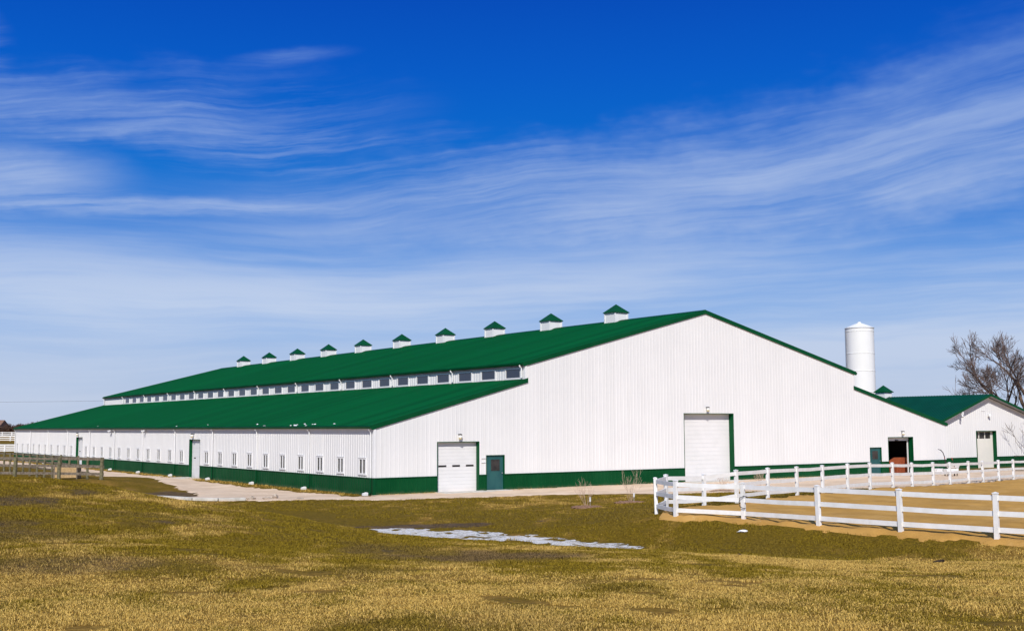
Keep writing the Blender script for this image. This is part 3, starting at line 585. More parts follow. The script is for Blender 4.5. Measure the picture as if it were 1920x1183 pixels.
    # door reveals
    def reveal_g(x0, x1, zt, d, m='gtrim'):
        r = MB(); r.box(x0-.02, x0+.02, -.02, d, -.2, zt+.02); r.box(x1-.02, x1+.04, -.02, d, -.2, zt+.02); r.box(x0+.02, x1-.02, -.02, d, zt-.02, zt+.02)
        return r.build('door_frame', m, root)
    def reveal_s(y0, y1, zt, d):
        r = MB(); r.box(-.02, d, y0-.02, y0+.02, -.2, zt+.02); r.box(-.03, d, y1-.02, y1+.12, -.2, zt+.02); r.box(-.02, d, y0+.02, y1-.02, zt-.02, zt+.02)
        return r.build('door_frame', 'gtrim', root)
    for x0, x1, zt, d in ((4.24, 7.18, 3.0, .30), (7.74, 9.05, 2.15, .12), (24.17, 28.95, 4.75, .46), (43.97, 45.34, 2.11, .12), (46.25, 49.38, 2.9, .38)): reveal_g(x0, x1, zt, d)
    for y0, y1, zt in doors: reveal_s(y0, y1, zt, .24)
    # sectional garage door with three slots
    def sectional(x0, x1, zt, y, panel, nm):
        d = MB(); z = .02; n = max(1, round((zt-.02)/panel)); ph = (zt-.02)/n
        for k in range(n):
            d.box(x0, x1, y, y+.05, z+.008, z+ph-.008); d.box(x0, x1, y+.012, y+.05, z-.008, z+.008); z += ph
        return d.build(nm, 'door', root, bevel=0)
    gd = sectional(4.26, 7.16, 3.0, .25, .21, 'garage_door')
    for A, B in ((4.46, 5.02), (5.44, 5.98), (6.41, 6.96)):
        g = MB(); g.box(A, B, .236, .25, 1.51, 1.62); g.build('slot_window', 'dglass', gd)
    bd = sectional(24.19, 28.93, 4.75, .41, .30, 'overhead_door')
    # walk doors
    def walk_door(x0, x1, zt, wx0, wx1, wz0, wz1, kx):
        d = MB(); d.box(x0+.03, x1-.03, .07, .12, .03, zt-.03); o = d.build('walk_door', 'teal', root)
        f = MB(); t = .035
        f.box(wx0-t, wx1+t, .05, .07, wz1, wz1+t); f.box(wx0-t, wx1+t, .05, .07, wz0-t, wz0); f.box(wx0-t, wx0, .05, .07, wz0, wz1); f.box(wx1, wx1+t, .05, .07, wz0, wz1); f.build('window_frame', 'teal', o)
        g = MB(); g.box(wx0, wx1, .062, .072, wz0, wz1); g.build('door_window', 'dglass', o)
        k = MB(); k.tube([(kx, .07, 1.06), (kx, .03, 1.06), (kx, .0, 1.06)], [.03, .02, .04], 10); k.build('door_knob', 'metal', o)
    walk_door(7.74, 9.05, 2.15, 8.11, 8.76, 1.2, 1.9, 8.92)
    walk_door(43.97, 45.34, 2.11, 44.3, 45.0, 1.2, 1.85, 45.2)
    # frame and half-raised door of the open doorway, near-black walls painting the unlit room behind
    m = MB(); m.box(46.30, 46.38, .38, .46, 0, 2.62); m.box(49.2, 49.28, .38, .46, 0, 2.62); m.box(46.30, 49.28, .38, .46, 2.62, 2.70); m.build('door_track', 'trimw', root)
    m = MB(); m.box(46.28, 49.35, .40, .44, 2.702, 2.95); m.build('raised_door', 'door', root)
    m = MB(); m.tube([(47.6, .36, 2.66), (48.0, .34, 2.62)], .04, 8); m.build('door_latch', 'black', root)
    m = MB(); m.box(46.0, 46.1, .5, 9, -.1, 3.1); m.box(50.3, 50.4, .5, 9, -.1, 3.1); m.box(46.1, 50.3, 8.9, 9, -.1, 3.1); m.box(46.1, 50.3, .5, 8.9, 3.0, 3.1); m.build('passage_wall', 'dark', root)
    for y0, y1, zt in doors:
        d = MB(); z = .02; n = 9; ph = (zt-.02)/n
        for k in range(n):
            d.box(.19, .23, y0+.03, y1-.03, z+.008, z+ph-.008); d.box(.2, .23, y0+.03, y1-.03, z-.008, z+.008); z += ph
        o = d.build('side_door', 'door', root)
        g = MB(); g.box(.175, .19, y0+1.45, y0+1.85, 1.52, 1.60); g.build('slot_window', 'dglass', o)
        g = MB(); g.box(.165, .19, y0+.25, y0+.31, 1.45, 1.52); g.build('handle', 'black', o)
    # lamps
    def lamp(p, ax):
        x, y, z = p; o_ = -.2
        c = (x, y+o_, z) if ax == 'y' else (x+o_, y, z)
        b = MB(); b.lathe((c[0], c[1], z), [(.02, .27), (.10, .25), (.12, .20), (.11, .19)], 12); b.box(min(x, c[0])-.04, max(x, c[0])+.04, min(y, c[1])-.04, max(y, c[1])+.04, z+.22, z+.26)
        o = b.build('wall_lamp', 'black', root)
        g = MB(); g.lathe((c[0], c[1], z), [(.09, .19), (.10, .05), (.09, .03)], 12); g.build('lamp_glass', 'lampw', o, smooth=True)
        g = MB(); g.lathe((c[0], c[1], z-.1), [(.10, .129), (.10, .05), (.07, .02)], 12); g.build('lamp_base', 'amber', o, smooth=True)
    lamp((5.74, 0, 3.22), 'y'); lamp((26.31, 0, 4.96), 'y'); lamp((47.95, 0, 3.14), 'y'); lamp((0, 30.1, 3.22), 'x'); lamp((0, 64.7, 3.22), 'x')
    def flood(y):
        b = MB(); b.box(-.12, .0, y-.08, y+.08, hl-.22, hl-.1); b.tube([(-.1, y, hl-.16), (-.25, y-.05, hl-.2)], .025, 6)
        o = b.build('floodlight', 'trimw', root)
        g = MB()
        for s in (-1, 1): g.tube([(-.2, y+s*.09, hl-.18), (-.38, y+s*.16, hl-.27)], [.05, .085], 10)
        g.build('lamp_head', 'trimw', o)
    flood(52.7); flood(42.3)
    m = MB(); m.box(7.36, 7.66, -.06, 0, 1.98, 2.03); m.box(7.36, 7.66, -.06, 0, 1.72, 1.75); m.build('door_sensor', 'trimw', root)
    return root
build_barn()
# splash blocks under the downspouts
def splash_blocks():
    bay = 94.73/11; names = ['at the near corner of the barn', 'first downspout left of the corner', 'second downspout left of the corner', 'third downspout left of the corner', 'just left of the near side door', 'one bay beyond the near side door', 'second downspout beyond the near side door', 'third downspout beyond the near side door', 'right of the far side door', 'just beyond the far side door', 'last but one before the far corner', 'at the far end of the long wall']
    b = MB(); b.prism([(-.16, 0), (.14, 0), (.14, .17), (.08, .2), (-.15, .14)], -.12, .12, 1); src = b.build('splash_block', 'trimw', bevel=.015)
    for k in range(12):
        y = min(max(k*bay, .25), 94.5); o = src if k == 0 else src.copy()
        if k: C.objects.link(o)
        o.location = (-.42, y, .0); o.rotation_euler.z = 0.1*math.sin(k*3)
        tag(o, 'small white concrete splash block under the downspout '+names[k], 'splash block', 'splash blocks along the long wall')
splash_blocks()
def aprons():
    for (x0, x1, y0, y1), lab in (((4.0, 7.4, -1.5, -.06), 'low concrete apron in front of the white garage door'), ((7.7, 9.1, -.9, -.06), 'small concrete step under the near teal door'), ((24, 29.1, -1.4, -.06), 'concrete apron before the tall white overhead door')):
        m = MB(); m.box(x0, x1, y0, y1, -.1, .06); tag(m.build('concrete_apron', 'concrete', bevel=.015), lab, 'concrete slab')
    for (y0, y1), lab in (((28.5, 31.3), 'concrete ramp in front of the near side door'), ((63, 65.8), 'concrete ramp in front of the far side door')):
        m = MB(); m.box(-1.5, -.06, y0, y1, -.1, .06); tag(m.build('concrete_apron', 'concrete', bevel=.015), lab, 'concrete slab')
aprons()

# snow left on the eave
def eave_snow():
    rnd = random.Random(3); m = MB(); s3 = (6.70-3.88)/10.7
    for _ in range(15):
        y = rnd.choice([rnd.uniform(4, 22), rnd.uniform(4, 60), rnd.uniform(9, 12), rnd.uniform(3, 14)]); u = rnd.uniform(0, .5)
        m.lump((-.15+u, y, 4.0+u*s3+.03), (rnd.uniform(.03, .08), rnd.uniform(.06, .2), rnd.uniform(.02, .045)), rnd.random())
    tag(m.build('snow', 'snow', smooth=True), 'last scraps of melting snow along the low green eave', 'snow', kind='stuff')
eave_snow()

# ---------------------------------------------------------------- second barn
def build_far_barn():
    Y = 2.53; root = empty('small_barn', 'smaller white gabled barn with green roof and cream sliding door behind the big barn', 'barn', (0, 0, 0))
    x0, x1, xr, hl, hr, L = 55.2, 73.6, 63.5, 3.75, 6.42, 40
    def top(s):
        x = x0+s; return hl+(hr-hl)*(x-x0)/(xr-x0) if x < xr else hr+(hl-hr)*(x-xr)/(x1-xr)
    top.breaks = (xr-x0,)
    op = [(61.9-x0, 64.85-x0, -.3, 3.3)]
    w = MB(); rib_wall(w, (x0, Y), (1, 0), (0, -1), x1-x0, 1.0, top, op, rib=.016); w.build('wall', 'white', root)
    for A, B in ((x0, 61.9), (64.85, x1)):
        w = MB(); rib_wall(w, (A, Y), (1, 0), (0, -1), B-A, -.2, flat_top(.95), []); w.build('wainscot', 'green', root)
    w = MB(); w.box(x0, 61.89, Y-.04, Y+.02, .951, .999); w.box(64.86, x1, Y-.04, Y+.02, .951, .999); w.build('wall_seam', 'gtrim', root)
    for x, n in ((x0, -1), (x1, 1)):
        w = MB(); rib_wall(w, (x, Y), (0, 1), (n, 0), L, -.2, flat_top(hl), [], pitch=.6); w.build('wall', 'white', root)
    w = MB(); rib_wall(w, (x0, Y+L), (1, 0), (0, 1), x1-x0, -.2, top, [], pitch=.6); w.build('wall', 'white', root)
    sl = (hr-hl)/(xr-x0); s2 = (hr-hl)/(x1-xr); T = .16; e1 = (x0-.4, hl+T-.4*sl); e2 = (x1+.4, hl+T-.4*s2); r = (xr, hr+T+.02)
    for e in (e1, e2):
        m = MB(); rib_roof(m, Y-.55, Y+L+.3, e, r); slab(m, Y-.545, Y+L+.295, e, r, .1); m.build('roof', 'roof2', root)
        m = MB(); m.prism([(e[0], e[1]-.115), (r[0], r[1]-.115), (r[0], r[1]-.13), (e[0], e[1]-.13)], Y-.52, Y-.03, 1); m.build('soffit', 'soffit', root)
        m = MB(); m.prism([(e[0], e[1]+.04), (r[0], r[1]+.04), (r[0], r[1]-.17), (e[0], e[1]-.17)], Y-.61, Y-.55, 1); m.build('rake_trim', 'gtrim', root)
    b = MB(); cx, cy, g = 63.5, 13.6, .55; b.box(cx-g, cx+g, cy-g, cy+g, 6.2, 7.05); o = b.build('cupola', 'trimw', root)
    q = MB(); R1 = g+.13; z1 = 7.052; q.v = [(cx-R1, cy-R1, z1), (cx+R1, cy-R1, z1), (cx+R1, cy+R1, z1), (cx-R1, cy+R1, z1), (cx-R1, cy-R1, z1+.06), (cx+R1, cy-R1, z1+.06), (cx+R1, cy+R1, z1+.06), (cx-R1, cy+R1, z1+.06), (cx, cy, 7.78)]
    q.f = [(0, 3, 2, 1), (0, 1, 5, 4), (1, 2, 6, 5), (2, 3, 7, 6), (3, 0, 4, 7), (4, 5, 8), (5, 6, 8), (6, 7, 8), (7, 4, 8)]; q.build('cupola_roof', 'gtrim', o)
    f = MB(); f.box(61.85, 61.93, Y-.04, Y+.32, -.1, 3.33); f.box(64.82, 64.9, Y-.04, Y+.32, -.1, 3.33); f.box(61.93, 64.82, Y-.04, Y+.32, 3.27, 3.33); f.build('door_frame', 'gtrim', root)
    d = MB(); d.box(61.93, 64.82, Y+.3, Y+.36, -.02, 2.62); d.box(61.93, 64.82, Y+.3, Y+.36, 3.22, 3.27)
    for x in (61.93, 62.68, 63.58, 64.48): d.box(x, x+.10 if x < 64 else 64.82, Y+.3, Y+.36, 2.62, 3.22)
    o = d.build('sliding_door', 'cream', root)
    for A, B in ((62.03, 62.68), (62.78, 63.58), (63.68, 64.48)):
        g = MB(); g.box(A, B, Y+.33, Y+.35, 2.62, 3.22); g.build('door_window', 'dglass', o)
    g = MB(); g.box(62.25, 62.33, Y+.26, Y+.3, 1.1, 1.3); g.build('handle', 'metal', o)
    m = MB(); m.lathe((63.75, Y-.22, 4.62), [(.03, .22), (.1, .18), (.16, .04), (.15, .0)], 12); m.box(63.72, 63.78, Y-.22, Y, 4.82, 4.86); m.build('wall_lamp', 'trimw', root)
    m = MB(); m.box(59.1, 59.3, Y-.6, Y-.35, 4.75, 5.0); m.tube([(59.2, Y-.5, 4.8), (59.1, Y-.62, 4.55)], [.05, .09], 8); m.build('floodlight', 'trimw', root)
    m = MB(); m.box(62.75, 63.35, Y-.045, Y, 5.1, 5.14); m.box(62.75, 63.35, Y-.045, Y, 5.6, 5.63); m.build('vent_trim', 'trimw', root)
    return root
build_far_barn()

# ---------------------------------------------------------------- silo
def build_silo():
    cx, cy, r = 118.9, 60.6, 2.2; root = empty('silo', 'tall white cylindrical silo with conical cap rising behind the big barn', 'silo', (cx, cy, 0))
    m = MB(); m.lathe((0, 0, 0), [(r, -.1), (r, 19.2)], 48); m.build('shell', 'silo', root, smooth=False)
    for z in (3.6, 6.2, 9.0, 12.3, 15.1, 18.6):
        m = MB(); m.lathe((0, 0, z), [(r+.005, 0), (r+.04, .02), (r+.04, .09), (r+.005, .11)], 48); m.build('hoop', 'silo', root)
    m = MB(); m.lathe((0, 0, 19.2), [(r+.08, -.04), (r+.10, .04), (r*.55, .52), (.28, .86), (.26, 1.0), (.05, 1.05)], 48); m.build('cap', 'silo', root)
    m = MB(); a = math.radians(152); d = Vector((math.cos(a), math.sin(a), 0))
    m.tube([d*(r+.16)+Vector((0, 0, .5)), d*(r+.16)+Vector((0, 0, 19))], .09, 8); m.build('fill_pipe', 'metal', root)
    m = MB(); a = math.radians(60); d = Vector((math.cos(a), math.sin(a), 0)); t = Vector((-d.y, d.x, 0))
    for s in (-1, 1): m.tube([d*(r+.14)+t*s*.2+Vector((0, 0, 1)), d*(r+.14)+t*s*.2+Vector((0, 0, 19.2))], .02, 5)
    for k in range(60): m.tube([d*(r+.14)-t*.2+Vector((0, 0, 1.1+.3*k)), d*(r+.14)+t*.2+Vector((0, 0, 1.1+.3*k))], .014, 4)
    m.build('ladder', 'silo', root)
build_silo()

# ---------------------------------------------------------------- white paddock fence
def vinyl_fence(name, pts, label, post_h=1.37, rails=(1.22, .76, .29), pw=.13, rh=.15, z_of=None):
    root = empty(name, label, 'fence', pts[0])
    O = Vector(pts[0]); rnd = random.Random(len(pts))
    tops = []
    for p in pts:
        p = Vector(p); z = p.z if z_of is None else z_of(p.x, p.y); q = Vector((p.x, p.y, z)); tops.append(q)
        i = len(tops)-1; a = Vector(pts[max(i-1, 0)]); b = Vector(pts[min(i+1, len(pts)-1)]); an = math.atan2(b.y-a.y, b.x-a.x)
        m = MB(); h = pw/2; m.box(-h, h, -h, h, -.25, post_h-.03)
        m.v += [(-h-.012, -h-.012, post_h-.03), (h+.012, -h-.012, post_h-.03), (h+.012, h+.012, post_h-.03), (-h-.012, h+.012, post_h-.03), (-h-.012, -h-.012, post_h-.005), (h+.012, -h-.012, post_h-.005), (h+.012, h+.012, post_h-.005), (-h-.012, h+.012, post_h-.005), (0, 0, post_h+.025)]
        k = len(m.v)-9; m.f += [tuple(k+j for j in q_) for q_ in ((0, 3, 2, 1), (0, 1, 5, 4), (1, 2, 6, 5), (2, 3, 7, 6), (3, 0, 4, 7), (4, 5, 8), (5, 6, 8), (6, 7, 8), (7, 4, 8))]
        o = m.build('post', 'vinyl', root); o.location = q-O; o.rotation_euler = (rnd.uniform(-.02, .02), rnd.uniform(-.02, .02), an+rnd.uniform(-.04, .04))
    for a, b in zip(tops, tops[1:]):
        for z in rails:
            d = (b-a).normalized(); m = MB(); sag = rnd.uniform(-.022, .006); mid = (a+b)/2
            A = a+d*pw*.45+Vector((0, 0, z))-O; B = b-d*pw*.45+Vector((0, 0, z))-O; mm = (A+B)/2+Vector((0, 0, sag))
            m.bar(A, mm, .045, rh); m.bar(mm, B, .0449, rh-.0005); m.build('rail', 'vinyl', root)
    return tops
WFT = vinyl_fence('paddock_fence', [p for p in WF], 'white three-rail vinyl fence curving round the sandy paddock')
def extras_fence():
    p = WFT[5]; m = MB(); c = Vector((p.x-.09, p.y-.1, p.z+.72)); pts = []
    for k in range(26):
        t = k/25; a = 2.6-t*4.6; pts.append(c+Vector((.02*math.sin(k), .02*math.cos(k*1.3), 0))+Vector((-.82*math.cos(a)*.17, .57*math.cos(a)*.17, math.sin(a)*.2-.05*t)))
    m.tube(pts, .013, 6); tag(m.build('hose', 'black', smooth=True), 'loop of dark hose hung on a near post of the white fence', 'hose')
extras_fence()
# far white fences beyond the barn at the left
def left_fences():
    for (x0, y0, x1, y1, n), lab, rl in (((-38, 188, 13.3, 153.6, 20), 'white board fence nearest the far left corner of the barn', (1.28, .95, .62, .29)), ((-25.7, 302.7, 35.4, 260.4, 26), 'white rail fence across the middle of the far left field', (1.22, .76, .29)), ((-25, 356.9, 45.4, 308.3, 30), 'farthest white rail fence, under the bare hedge at the left', (1.22, .76, .29))):
        vinyl_fence('field_fence', [(x0+(x1-x0)*k/n, y0+(y1-y0)*k/n, 0) for k in range(n+1)], lab, z_of=Hs, rh=.2, rails=rl, pw=.2)
left_fences()

# ---------------------------------------------------------------- weathered corral
def corral():
    front = [Vector(p) for p in CF]; side = [Vector((-10.3, 19.3+2.44*k, .5)) for k in range(15)]
    root = empty('corral_fence', 'weathered grey wooden corral fence with plank rails on the grassy rise', 'fence', (-10.4, 18.2, .5)); O = root.location
    def post(p, top, seed, rad=.12):
        rnd = random.Random(seed); m = MB(); z = Hs(p.x, p.y); m.tube([(0, 0, z-.3), (rnd.uniform(-.01, .01), 0, (z+top)/2), (rnd.uniform(-.03, .03), rnd.uniform(-.02, .02), top+rnd.uniform(-.02, .06))], [rad*1.04, rad, rad*.92], 8)
        o = m.build('post', 'woodpost', root); o.location = (p.x-O.x, p.y-O.y, -O.z)
    ftop = [2.02, 2.02, 2.0, 1.98, 1.95]; stop = [1.98-.008*k for k in range(15)]
    for i, (p, t) in enumerate(zip(front, ftop)): post(p, t, i)
    for i, (p, t) in enumerate(zip(side, stop)): post(p, t, i+20, .085) if i else None
    def rails(P, tops, sd, seed):
        rnd = random.Random(seed)
        for i in range(len(P)-1):
            a, b = P[i], P[i+1]; d = (b-a).normalized(); n = Vector((d.y, -d.x, 0))*sd*.12
            for dz in (.10, .58, 1.08):
                A = Vector((a.x, a.y, tops[i]-dz+rnd.uniform(-.02, .02)))+n-d*.08-O; B = Vector((b.x, b.y, tops[i+1]-dz+rnd.uniform(-.02, .02)))+n+d*.06-O
                m = MB(); m.bar(A, B, .035+rnd.uniform(0, .004), .17 if sd > 0 and seed == 1 else .13); m.build('rail', 'wood', root)
    rails(front, ftop, 1, 1); rails([front[0]]+side[1:], [ftop[0]]+stop[1:], 1, 2)
corral()
def hay_box():
    x, y = -10.9, 24.6; z = Hs(x, y); root = empty('feed_box', 'tan wooden feed box standing inside the weathered corral', 'box', (x, y, z), math.radians(-34))
    m = MB(); m.box(-.8, .8, -.35, -.30, .1, .85); m.box(-.8, .8, .30, .35, .1, .85); m.box(-.8, -.75, -.3, .3, .1, .85); m.box(.75, .8, -.3, .3, .1, .85); m.box(-.75, .75, -.3, .3, .1, .16); m.build('box_panels', 'straw', root, bevel=.006)
    m = MB()
    for sx in (-.82, .74):
        for sy in (-.37, .29): m.box(sx, sx+.08, sy, sy+.08, -.05, .88)
    m.build('corner_posts', 'wood', root)
hay_box()

# ---------------------------------------------------------------- bare trees and shrubs
def grow(seed, base, d0, length, rad, levels, spread=.55, curl=.25, up=.12, kids=(3, 5), taper=.62, shrink=.7):
    """returns tubes [(pts, radii, level)]"""
    rnd = random.Random(seed); out = []
    def br(p, d, ln, r, lv):
        n = 6 if lv < 3 else 4; pts = [p.copy()]; rs = [r]; q = p.copy(); d = d.normalized(); dirs = [d.copy()]
        for k in range(n):
            d = (d+Vector((rnd.gauss(0, curl), rnd.gauss(0, curl), rnd.gauss(0, curl)+up*(1 if lv else .2)))*.5).normalized()
            q = q+d*ln/n; pts.append(q.copy()); rs.append(r*(1-(1-taper)*(k+1)/n)); dirs.append(d.copy())
        out.append((pts, rs, lv))
        if lv+1 >= levels: return
        nk = rnd.randint(*kids)
        for j in range(nk):
            t = rnd.uniform(.35, 1.0) if j < nk-1 else 1.0
            i = min(int(t*n), n-1); f = t*n-i; s = pts[i].lerp(pts[i+1], min(f, 1)); dd = dirs[min(i+1, n)]
            ax = dd.orthogonal().normalized(); ax.rotate(Matrix.Rotation(rnd.uniform(0, 2*math.pi), 3, dd)); ang = rnd.gauss(spread, .16)*(1 if j < nk-1 else .5)
            nd = dd.copy(); nd.rotate(Matrix.Rotation(ang, 3, ax)); br(s, nd, ln*shrink*rnd.uniform(.75, 1.15)*(1.15-.3*t), (rs[i]*(.62 if j < nk-1 else .85)), lv+1)
    br(Vector(base), Vector(d0), length, rad, 0); return out
def make_tree(name, label, cat, loc, limbs, split, m1, m2, group=None, rmin=.02):
    root = empty(name, label, cat, loc, group=group); a = MB(); b = MB()
    for tubes in limbs:
        for pts, rs, lv in tubes:
            rs = [max(r, rmin) for r in rs]; (a if lv < split else b).tube(pts, rs, 7 if lv < 2 else (5 if lv < 3 else 3), cap=False)
    a.build('trunk', m1, root, smooth=True); b.build('crown', m2, root, smooth=True); return root
# big trees behind the small barn (crown tops about 15 m)
make_tree('bare_tree', 'big bare brown tree with a leaning limb above the small barn roof', 'tree', (110.0, 25.5, 0), [grow(11, (0, 0, 0), (-.05, .0, 1), 5.4, .45, 3, kids=(2, 3)),
  grow(12, (0, 0, 3.2), (-.55, .38, .9), 7.0, .34, 6, .5, .28, .10, (4, 5), .55, .70), grow(13, (0, 0, 4.5), (-.12, .1, 1), 6.2, .28, 6, .5, .28, .10, (3, 5), .55, .70), grow(15, (0, 0, 2.6), (-.95, .62, .55), 7.0, .20, 6, .5, .28, .14, (3, 5), .5, .68)], 2, 'bark', 'twig', rmin=.016)
make_tree('bare_tree', 'bare tree with pale trunk at the right edge behind the small barn', 'tree', (113, 20.5, 0), [grow(21, (0, 0, 0), (.0, .0, 1), 5.5, .38, 3, kids=(1, 2)),
  grow(22, (0, 0, 5), (-.12, .08, 1), 6.4, .28, 6, .5, .28, .1, (3, 5), .55, .68), grow(23, (0, 0, 4.2), (.4, -.28, .9), 7.0, .28, 6, .55, .3, .1, (3, 4), .55, .7)], 3, 'pale', 'twig', rmin=.016)
make_tree('bare_tree', 'bare tree partly outside the right edge of the picture', 'tree', (118, 17, 0), [grow(31, (0, 0, 0), (.05, .0, 1), 5, .4, 3, kids=(1, 2)), grow(32, (0, 0, 4), (-.2, .14, 1), 7.0, .28, 6, .5, .3, .1, (3, 5), .55, .7), grow(33, (0, 0, 4.2), (.2, -.14, .9), 6.6, .26, 6, .5, .3, .1, (3, 4), .55, .7)], 2, 'bark', 'twig', rmin=.016)
make_tree('bare_tree', 'slender low bare tree just left of the big one over the small barn ridge', 'tree', (105, 29.6, 0), [grow(41, (0, 0, 0), (-.15, .1, 1), 5.2, .17, 5, .5, .28, .12, (3, 4), .5, .7), grow(42, (0, 0, 2.5), (-.6, .4, .8), 4.0, .10, 4, .5, .28, .14, (3, 4), .5, .7)], 2, 'bark', 'twig', rmin=.02)
make_tree('bare_sapling', 'small multi-stemmed bare tree against the white wall of the small barn', 'tree', (68.9, .7, 0), [grow(51+i, (0, 0, 0), d, 2.5, .035, 4, .42, .22, .1, (2, 4), .55, .72) for i, d in enumerate([(-.55, .0, 1), (-.25, .1, 1), (.1, 0, 1), (.5, .1, 1), (-.85, .05, .9)])], 1, 'bark', 'bark', rmin=.012)
def shrub(loc, label, seed, h):
    root = empty('bare_shrub', label, 'shrub', loc, group='young bare shrubs on the lawn'); rnd = random.Random(seed); m = MB()
    for i in range(11):
        a = rnd.uniform(0, 6.28); sp = rnd.uniform(.1, .55)
        for pts, rs, lv in grow(seed*31+i, (.05*math.cos(a), .05*math.sin(a), .03), (sp*math.cos(a), sp*math.sin(a), 1), h*rnd.uniform(.45, .7), .008, 3, .4, .16, .1, (2, 4), .6, .6): m.tube(pts, [max(r*.6, .003) for r in rs], 3, cap=False)
    m.build('stems', 'stems', root)
    g = MB(); n = 20; ring = []
    for j in range(n):
        a = 2*math.pi*j/n; r = .75*(1+.15*math.sin(3*a+seed)+.1*math.sin(7*a)); g.lump((math.cos(a)*r*.55, math.sin(a)*r*.55, .0), (.34, .34, .075), j+seed)
    g.lump((0, 0, 0), (.5, .5, .10), seed); g.build('mulch_ring', 'mulch', root)
    t = MB(); t.box(.10, .19, -.13, -.12, .28, .48); t.tube([(.145, -.12, .05), (.145, -.12, .3)], .006, 4); t.build('plant_tag', 'trimw', root)
for (x, y), lab, sd, h in (((2.4, -16.6), 'bare young shrub with white tag in a mulch ring, nearer the garage door', 3, 1.25), ((6.2, -15.3), 'bare young shrub with white tag nearest the white fence corner', 5, 1.45), ((16.0, -12.0), 'thin bare shrub behind the white fence in front of the overhead door', 8, .9), ((22.5, -8.5), 'thin bare shrub by the right jamb of the overhead door', 9, 1.1)):
    shrub((x, y, Hs(x, y)), lab, sd, h)
# hedge and house far left
for i, (x, y, s, lab) in enumerate(((45.8, 328.5, .85, 'brown bare bush right beside the distant house gable'), (47, 325.3, 1.1, 'tall brown bare bush between the house and the barn roof'), (49.1, 326.3, 1.0, 'brown bare bush where the hedge meets the green roof'), (44.3, 331.5, .6, 'low dark bush in front of the distant house'), (50.3, 320.9, 1.2, 'brown bare bush half hidden by the far roof end'))):
    make_tree('hedge_bush', lab, 'bush', (x, y, Hs(x, y)-.1), [grow(60+i*9+j, (1.2*math.cos(j*1.1), 1.2*math.sin(j*1.1), 0), (.5*math.cos(j*1.1), .5*math.sin(j*1.1), 1), 1.7*s, .12, 5, .6, .3, .06, (4, 5), .6, .72) for j in range(6)], 1, 'hedge', 'hedge', 'bare hedge bushes at the left', rmin=.05)
def farm_house():
    root = empty('house', 'distant house with brown roof and white gable at the left edge', 'house', (42.2, 340.8, 2.0), math.radians(-35))
    m = MB(); m.box(-9, 5, -4, 4, -.5, 2.4); m.build('wall', 'brick', root)
    m = MB(); m.prism([(-4.4, 2.35), (0, 4.7), (4.4, 2.35)], -9.5, 5.2, 0); m.build('roof', 'shingle', root)
    m = MB(); m.prism([(-1.6, 2.4), (0, 4.0), (1.6, 2.4)], -4.5, 4, 1); o = m.build('gable', 'trimw', root); o.location = (3.6, -.3, 0)
    m = MB(); m.prism([(-1.8, 2.35), (0, 4.2), (1.8, 2.35), (1.6, 2.35), (0, 4.0), (-1.6, 2.35)], -4.7, 3.6, 1); o = m.build('gable_roof', 'shingle', root); o.location = (3.6, -.3, 0)
    for x in (-7, -4, 2.2, 4.2): m = MB(); m.box(x-.5, x+.5, -4.86 if x > 0 else -4.04, -4.0, .9, 1.9); m.build('window', 'dglass', root)
farm_house()
# power line running behind everything
def power_line():
    P = [Vector((-75, 275, 0)), Vector((86, 163.3, 0)), Vector((262, 41, 0))]
    for p, lab in zip(P, ('wooden utility pole beyond the left edge of the field', 'wooden utility pole hidden behind the big barn', 'wooden utility pole beyond the trees at the right')):
        r = empty('utility_pole', lab, 'pole', p, group='poles of the power line'); m = MB(); m.tube([(0, 0, -.3), (0, 0, 11.2)], [.16, .11], 8); m.build('pole', 'wood', r); m = MB(); m.box(-.06, .06, -1, 1, 10.6, 10.75); m.build('crossarm', 'wood', r)
    m = MB()
    for a, b in zip(P, P[1:]):
        for o in (-.8, .8): m.tube([a.lerp(b, t/14)+Vector((0, o, 10.8-2.0*4*(t/14)*(1-t/14)*.6)) for t in range(15)], .012, 4)
    tag(m.build('power_line', 'black'), 'thin overhead wires crossing the sky low behind the barns', 'wire')
power_line()

